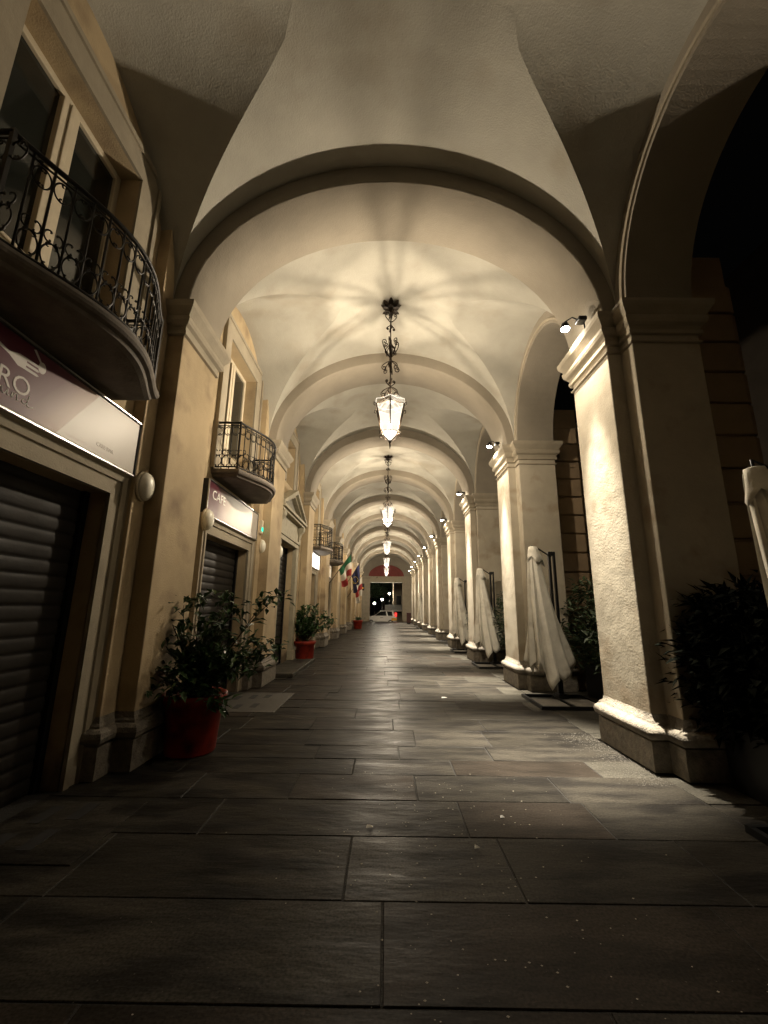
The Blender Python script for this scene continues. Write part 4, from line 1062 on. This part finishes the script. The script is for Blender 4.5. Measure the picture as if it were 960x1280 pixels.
def street_lamp(x, y, h, label, power, src=None):
    t = thing('street_lamp', label, 'street lamp', (x, y, ZG), 'lit street lamps beyond the exit')
    m = MB(); m.tube([(x, y, ZG), (x, y, ZG+.6), (x, y, ZG+.65), (x, y, h-.2)], [.10, .08, .05, .04], 10); m.obj('post', IRON, t)
    m = MB(); m.lathe([(.05, h-.22), (.12, h-.18), (.13, h-.14)], 14, x, y); m.obj('cap', IRON, t)
    m = MB(); m.lathe([(.05, h-.15), (.10, h-.10), (.125, h), (.10, h+.09), (.04, h+.13), (.01, h+.135)], 16, x, y); m.obj('globe', STREETGLOBE, t)
    ld = bpy.data.lights.new("street_light", 'POINT'); ld.energy = power; ld.color = (1, .88, .68); ld.shadow_soft_size = .13
    lo = bpy.data.objects.new("street_light", ld); C.objects.link(lo); lo.parent = t; lo.location = (0, 0, h - ZG); return t
street_lamp(.55, 63, 3.55, 'brightest street lamp seen through the exit, right of centre', 520)
street_lamp(-.52, 64, 2.70, 'middle street lamp of the three beyond the exit', 260)
street_lamp(-1.62, 62, 2.10, 'left low street lamp of the three beyond the exit', 260)
fb = thing('far_building', 'pale building across the street, right side of the exit', 'building', (4, 66, ZG))
m = MB(); m.box(1.1, 9, 61, 75, ZG, 12)
m.obj('wall', FARB, fb)
for i in range(3):
    m = MB(); m.box(1.092, 1.1, 62 + i*3.2, 63.2 + i*3.2, .8, 3.0); m.obj('window', PANE, fb)
    m = MB(); m.box(1.5 + i*1.3, 2.2 + i*1.3, 60.99, 61.0, .8, 3.2); m.obj('window', PANE, fb)
t = thing('awning', 'pale shop awning behind the parked car', 'awning', (.9, 56.5, 1.3))
m = MB(); m.add([(-.1, 56, 1.22), (2.3, 56, 1.22), (2.3, 58.6, 1.9), (-.1, 58.6, 1.9), (-.1, 56, 1.05), (2.3, 56, 1.05)], [(0, 1, 2, 3), (4, 5, 1, 0)]); m.obj('canvas', CANVAS, t)
m = MB(); m.tube([(0, 56.1, ZG), (0, 56.1, 1.22)], .03); m.tube([(2.2, 56.1, ZG), (2.2, 56.1, 1.22)], .03); m.obj('pole', IRON, t)
def make_tree(x, y, h, r, label, seed):
    random.seed(seed); t = thing('street_tree', label, 'tree', (x, y, ZG), 'dark trees beyond the exit')
    m = MB(); m.tube([(x, y, ZG), (x+.1, y, 1.5), (x, y, h*.5)], [.22, .16, .10], 8)
    for i in range(7): a = i*.9; m.tube([(x, y, h*.35+i*.2), (x + r*.6*math.cos(a), y + r*.6*math.sin(a), h*.6 + i*.25)], [.08, .02], 5)
    m.obj('trunk', BARK, t); lf = MB()
    cl = [Vector((x + random.gauss(0, r*.45), y + random.gauss(0, r*.45), h*.68 + random.gauss(0, h*.14))) for _ in range(16)]
    for c_ in cl:
        for i in range(150):
            p = c_ + Vector([random.gauss(0, r*.17) for _ in range(3)]); leafquad(lf, p, Vector([random.uniform(-1, 1) for _ in range(3)]), .28, .16)
    o = lf.obj('crown', LEAF2, t); return t
make_tree(-3.0, 72, 7.5, 2.6, 'dark tree on the left beyond the exit', 41)
make_tree(-.3, 78, 9, 2.8, 'taller dark tree behind the street lamps', 42)
make_tree(-6.5, 70, 8, 3, 'dark tree hidden mostly by the left end pier', 43)
ob = thing('opposite_building', 'unlit building across the street on the right, lost in the dark', 'building', (16, 20, ZG))
m = MB(); m.box(15, 25, -20, 58, ZG, 16); m.obj('wall', mat("dark_far_render", (.10, .08, .06), .9, noise=.2, nscale=1), ob)
for i in range(12):
    m = MB(); m.box(14.97, 15.0, -14 + i*5.5, -12.6 + i*5.5, 3.5, 6); m.obj('window', PANE, ob)

# ------------------------------------------------------------ small things on the floor
def drain(x0, y0, w_, l_, label, holes, gm=None):
    t = thing('drain_slab', label, 'drain', (x0 + w_/2, y0 + l_/2, 0), 'perforated threshold slabs')
    m = MB(); m.box(x0, x0+w_, y0, y0+l_, -.03, .008); m.obj('slab', gm or GRATE, t, bevel=.004)
    for hx, hy in holes: m = MB(); m.box(x0+hx, x0+hx+.10, y0+hy, y0+hy+.26, .0085, .0105); m.obj('slot', DARK, t)
drain(-2.70, 6.75, 1.05, 1.45, 'pale slab with dark slots in front of the second shutter', [(.10, .15), (.34, .22), (.12, .85), (.36, .95), (.58, .30), (.60, 1.0)])
drain(-2.70, 2.95, .80, .85, 'dark slotted slab in front of the nearest shutter', [(.10, .08), (.34, .14), (.12, .48), (.36, .54)], PAVE)
random.seed(77)
st_ = MB()
for (x0, y0, x1, y1) in ((-2.62, 9.0, -2.0, 9.9),): st_.box(-2.75, -2.05, 9.9, 13.0, -.01, .09)
t = thing('door_step', 'low worn stone step below the pedimented doorway', 'step', (-2.4, 11.4, 0)); st_.obj('step', PAVEC, t, bevel=.02)
for i, (x, y, s_) in enumerate(((1.05, 7.95, .05), (-.10, 3.45, .025), (.62, 3.2, .018), (.9, 3.62, .016))):
    m = MB(); m.add([(-s_, -s_*.5, 0), (s_, -s_*.6, .006), (s_*.9, s_*.5, 0.002), (-s_*.8, s_*.6, .009), (0, 0, .016)], [(0, 1, 4), (1, 2, 4), (2, 3, 4), (3, 0, 4)])
    tag(m.obj('paper_scrap', PAPER, loc=(x, y, .006)), ['small white paper scrap on the paving near the second pier', 'tiny pale scrap beside the joint in the central foreground paving', 'pale speck of litter right of centre in the foreground', 'pale speck of litter toward the nearest pier'][i], 'litter', 'scraps of litter')
m = MB()
for i in range(1700):
    if i < 1100: 
        yy = random.uniform(D0-.35, D0+W+.35); xx = XR - .06 - abs(random.gauss(0, .24))
    else: xx = random.uniform(-1.6, 2.6); yy = random.uniform(1.4, 9)
    s_ = random.uniform(.003, .008) * (1 if i < 1100 else .55); z = s_*.5
    m.add([(xx+s_, yy, 0.003), (xx, yy+s_, 0.003), (xx-s_, yy, 0.003), (xx, yy-s_, 0.003), (xx, yy, s_*1.1)], [(0, 1, 4), (1, 2, 4), (2, 3, 4), (3, 0, 4)])
tag(m.obj('grit', GRIT), 'loose plaster grit scattered on the paving around the nearest pier', kind='stuff')
m = MB(); random.seed(31)
for i in range(200):
    xx = random.gauss(.45, .55); yy = random.uniform(1.9, 4.6); s_ = random.uniform(.0025, .008)
    m.add([(xx+s_, yy, 0.002), (xx, yy+s_*.7, 0.002), (xx-s_, yy, 0.002), (xx, yy-s_*.8, 0.002), (xx, yy, s_*.6)], [(0, 1, 4), (1, 2, 4), (2, 3, 4), (3, 0, 4)])
tag(m.obj('crumbs', mat("crumb_stone", (.30, .27, .22), .8, rand=.2)), 'pale crumbs and bits of litter strewn over the foreground paving', kind='stuff')
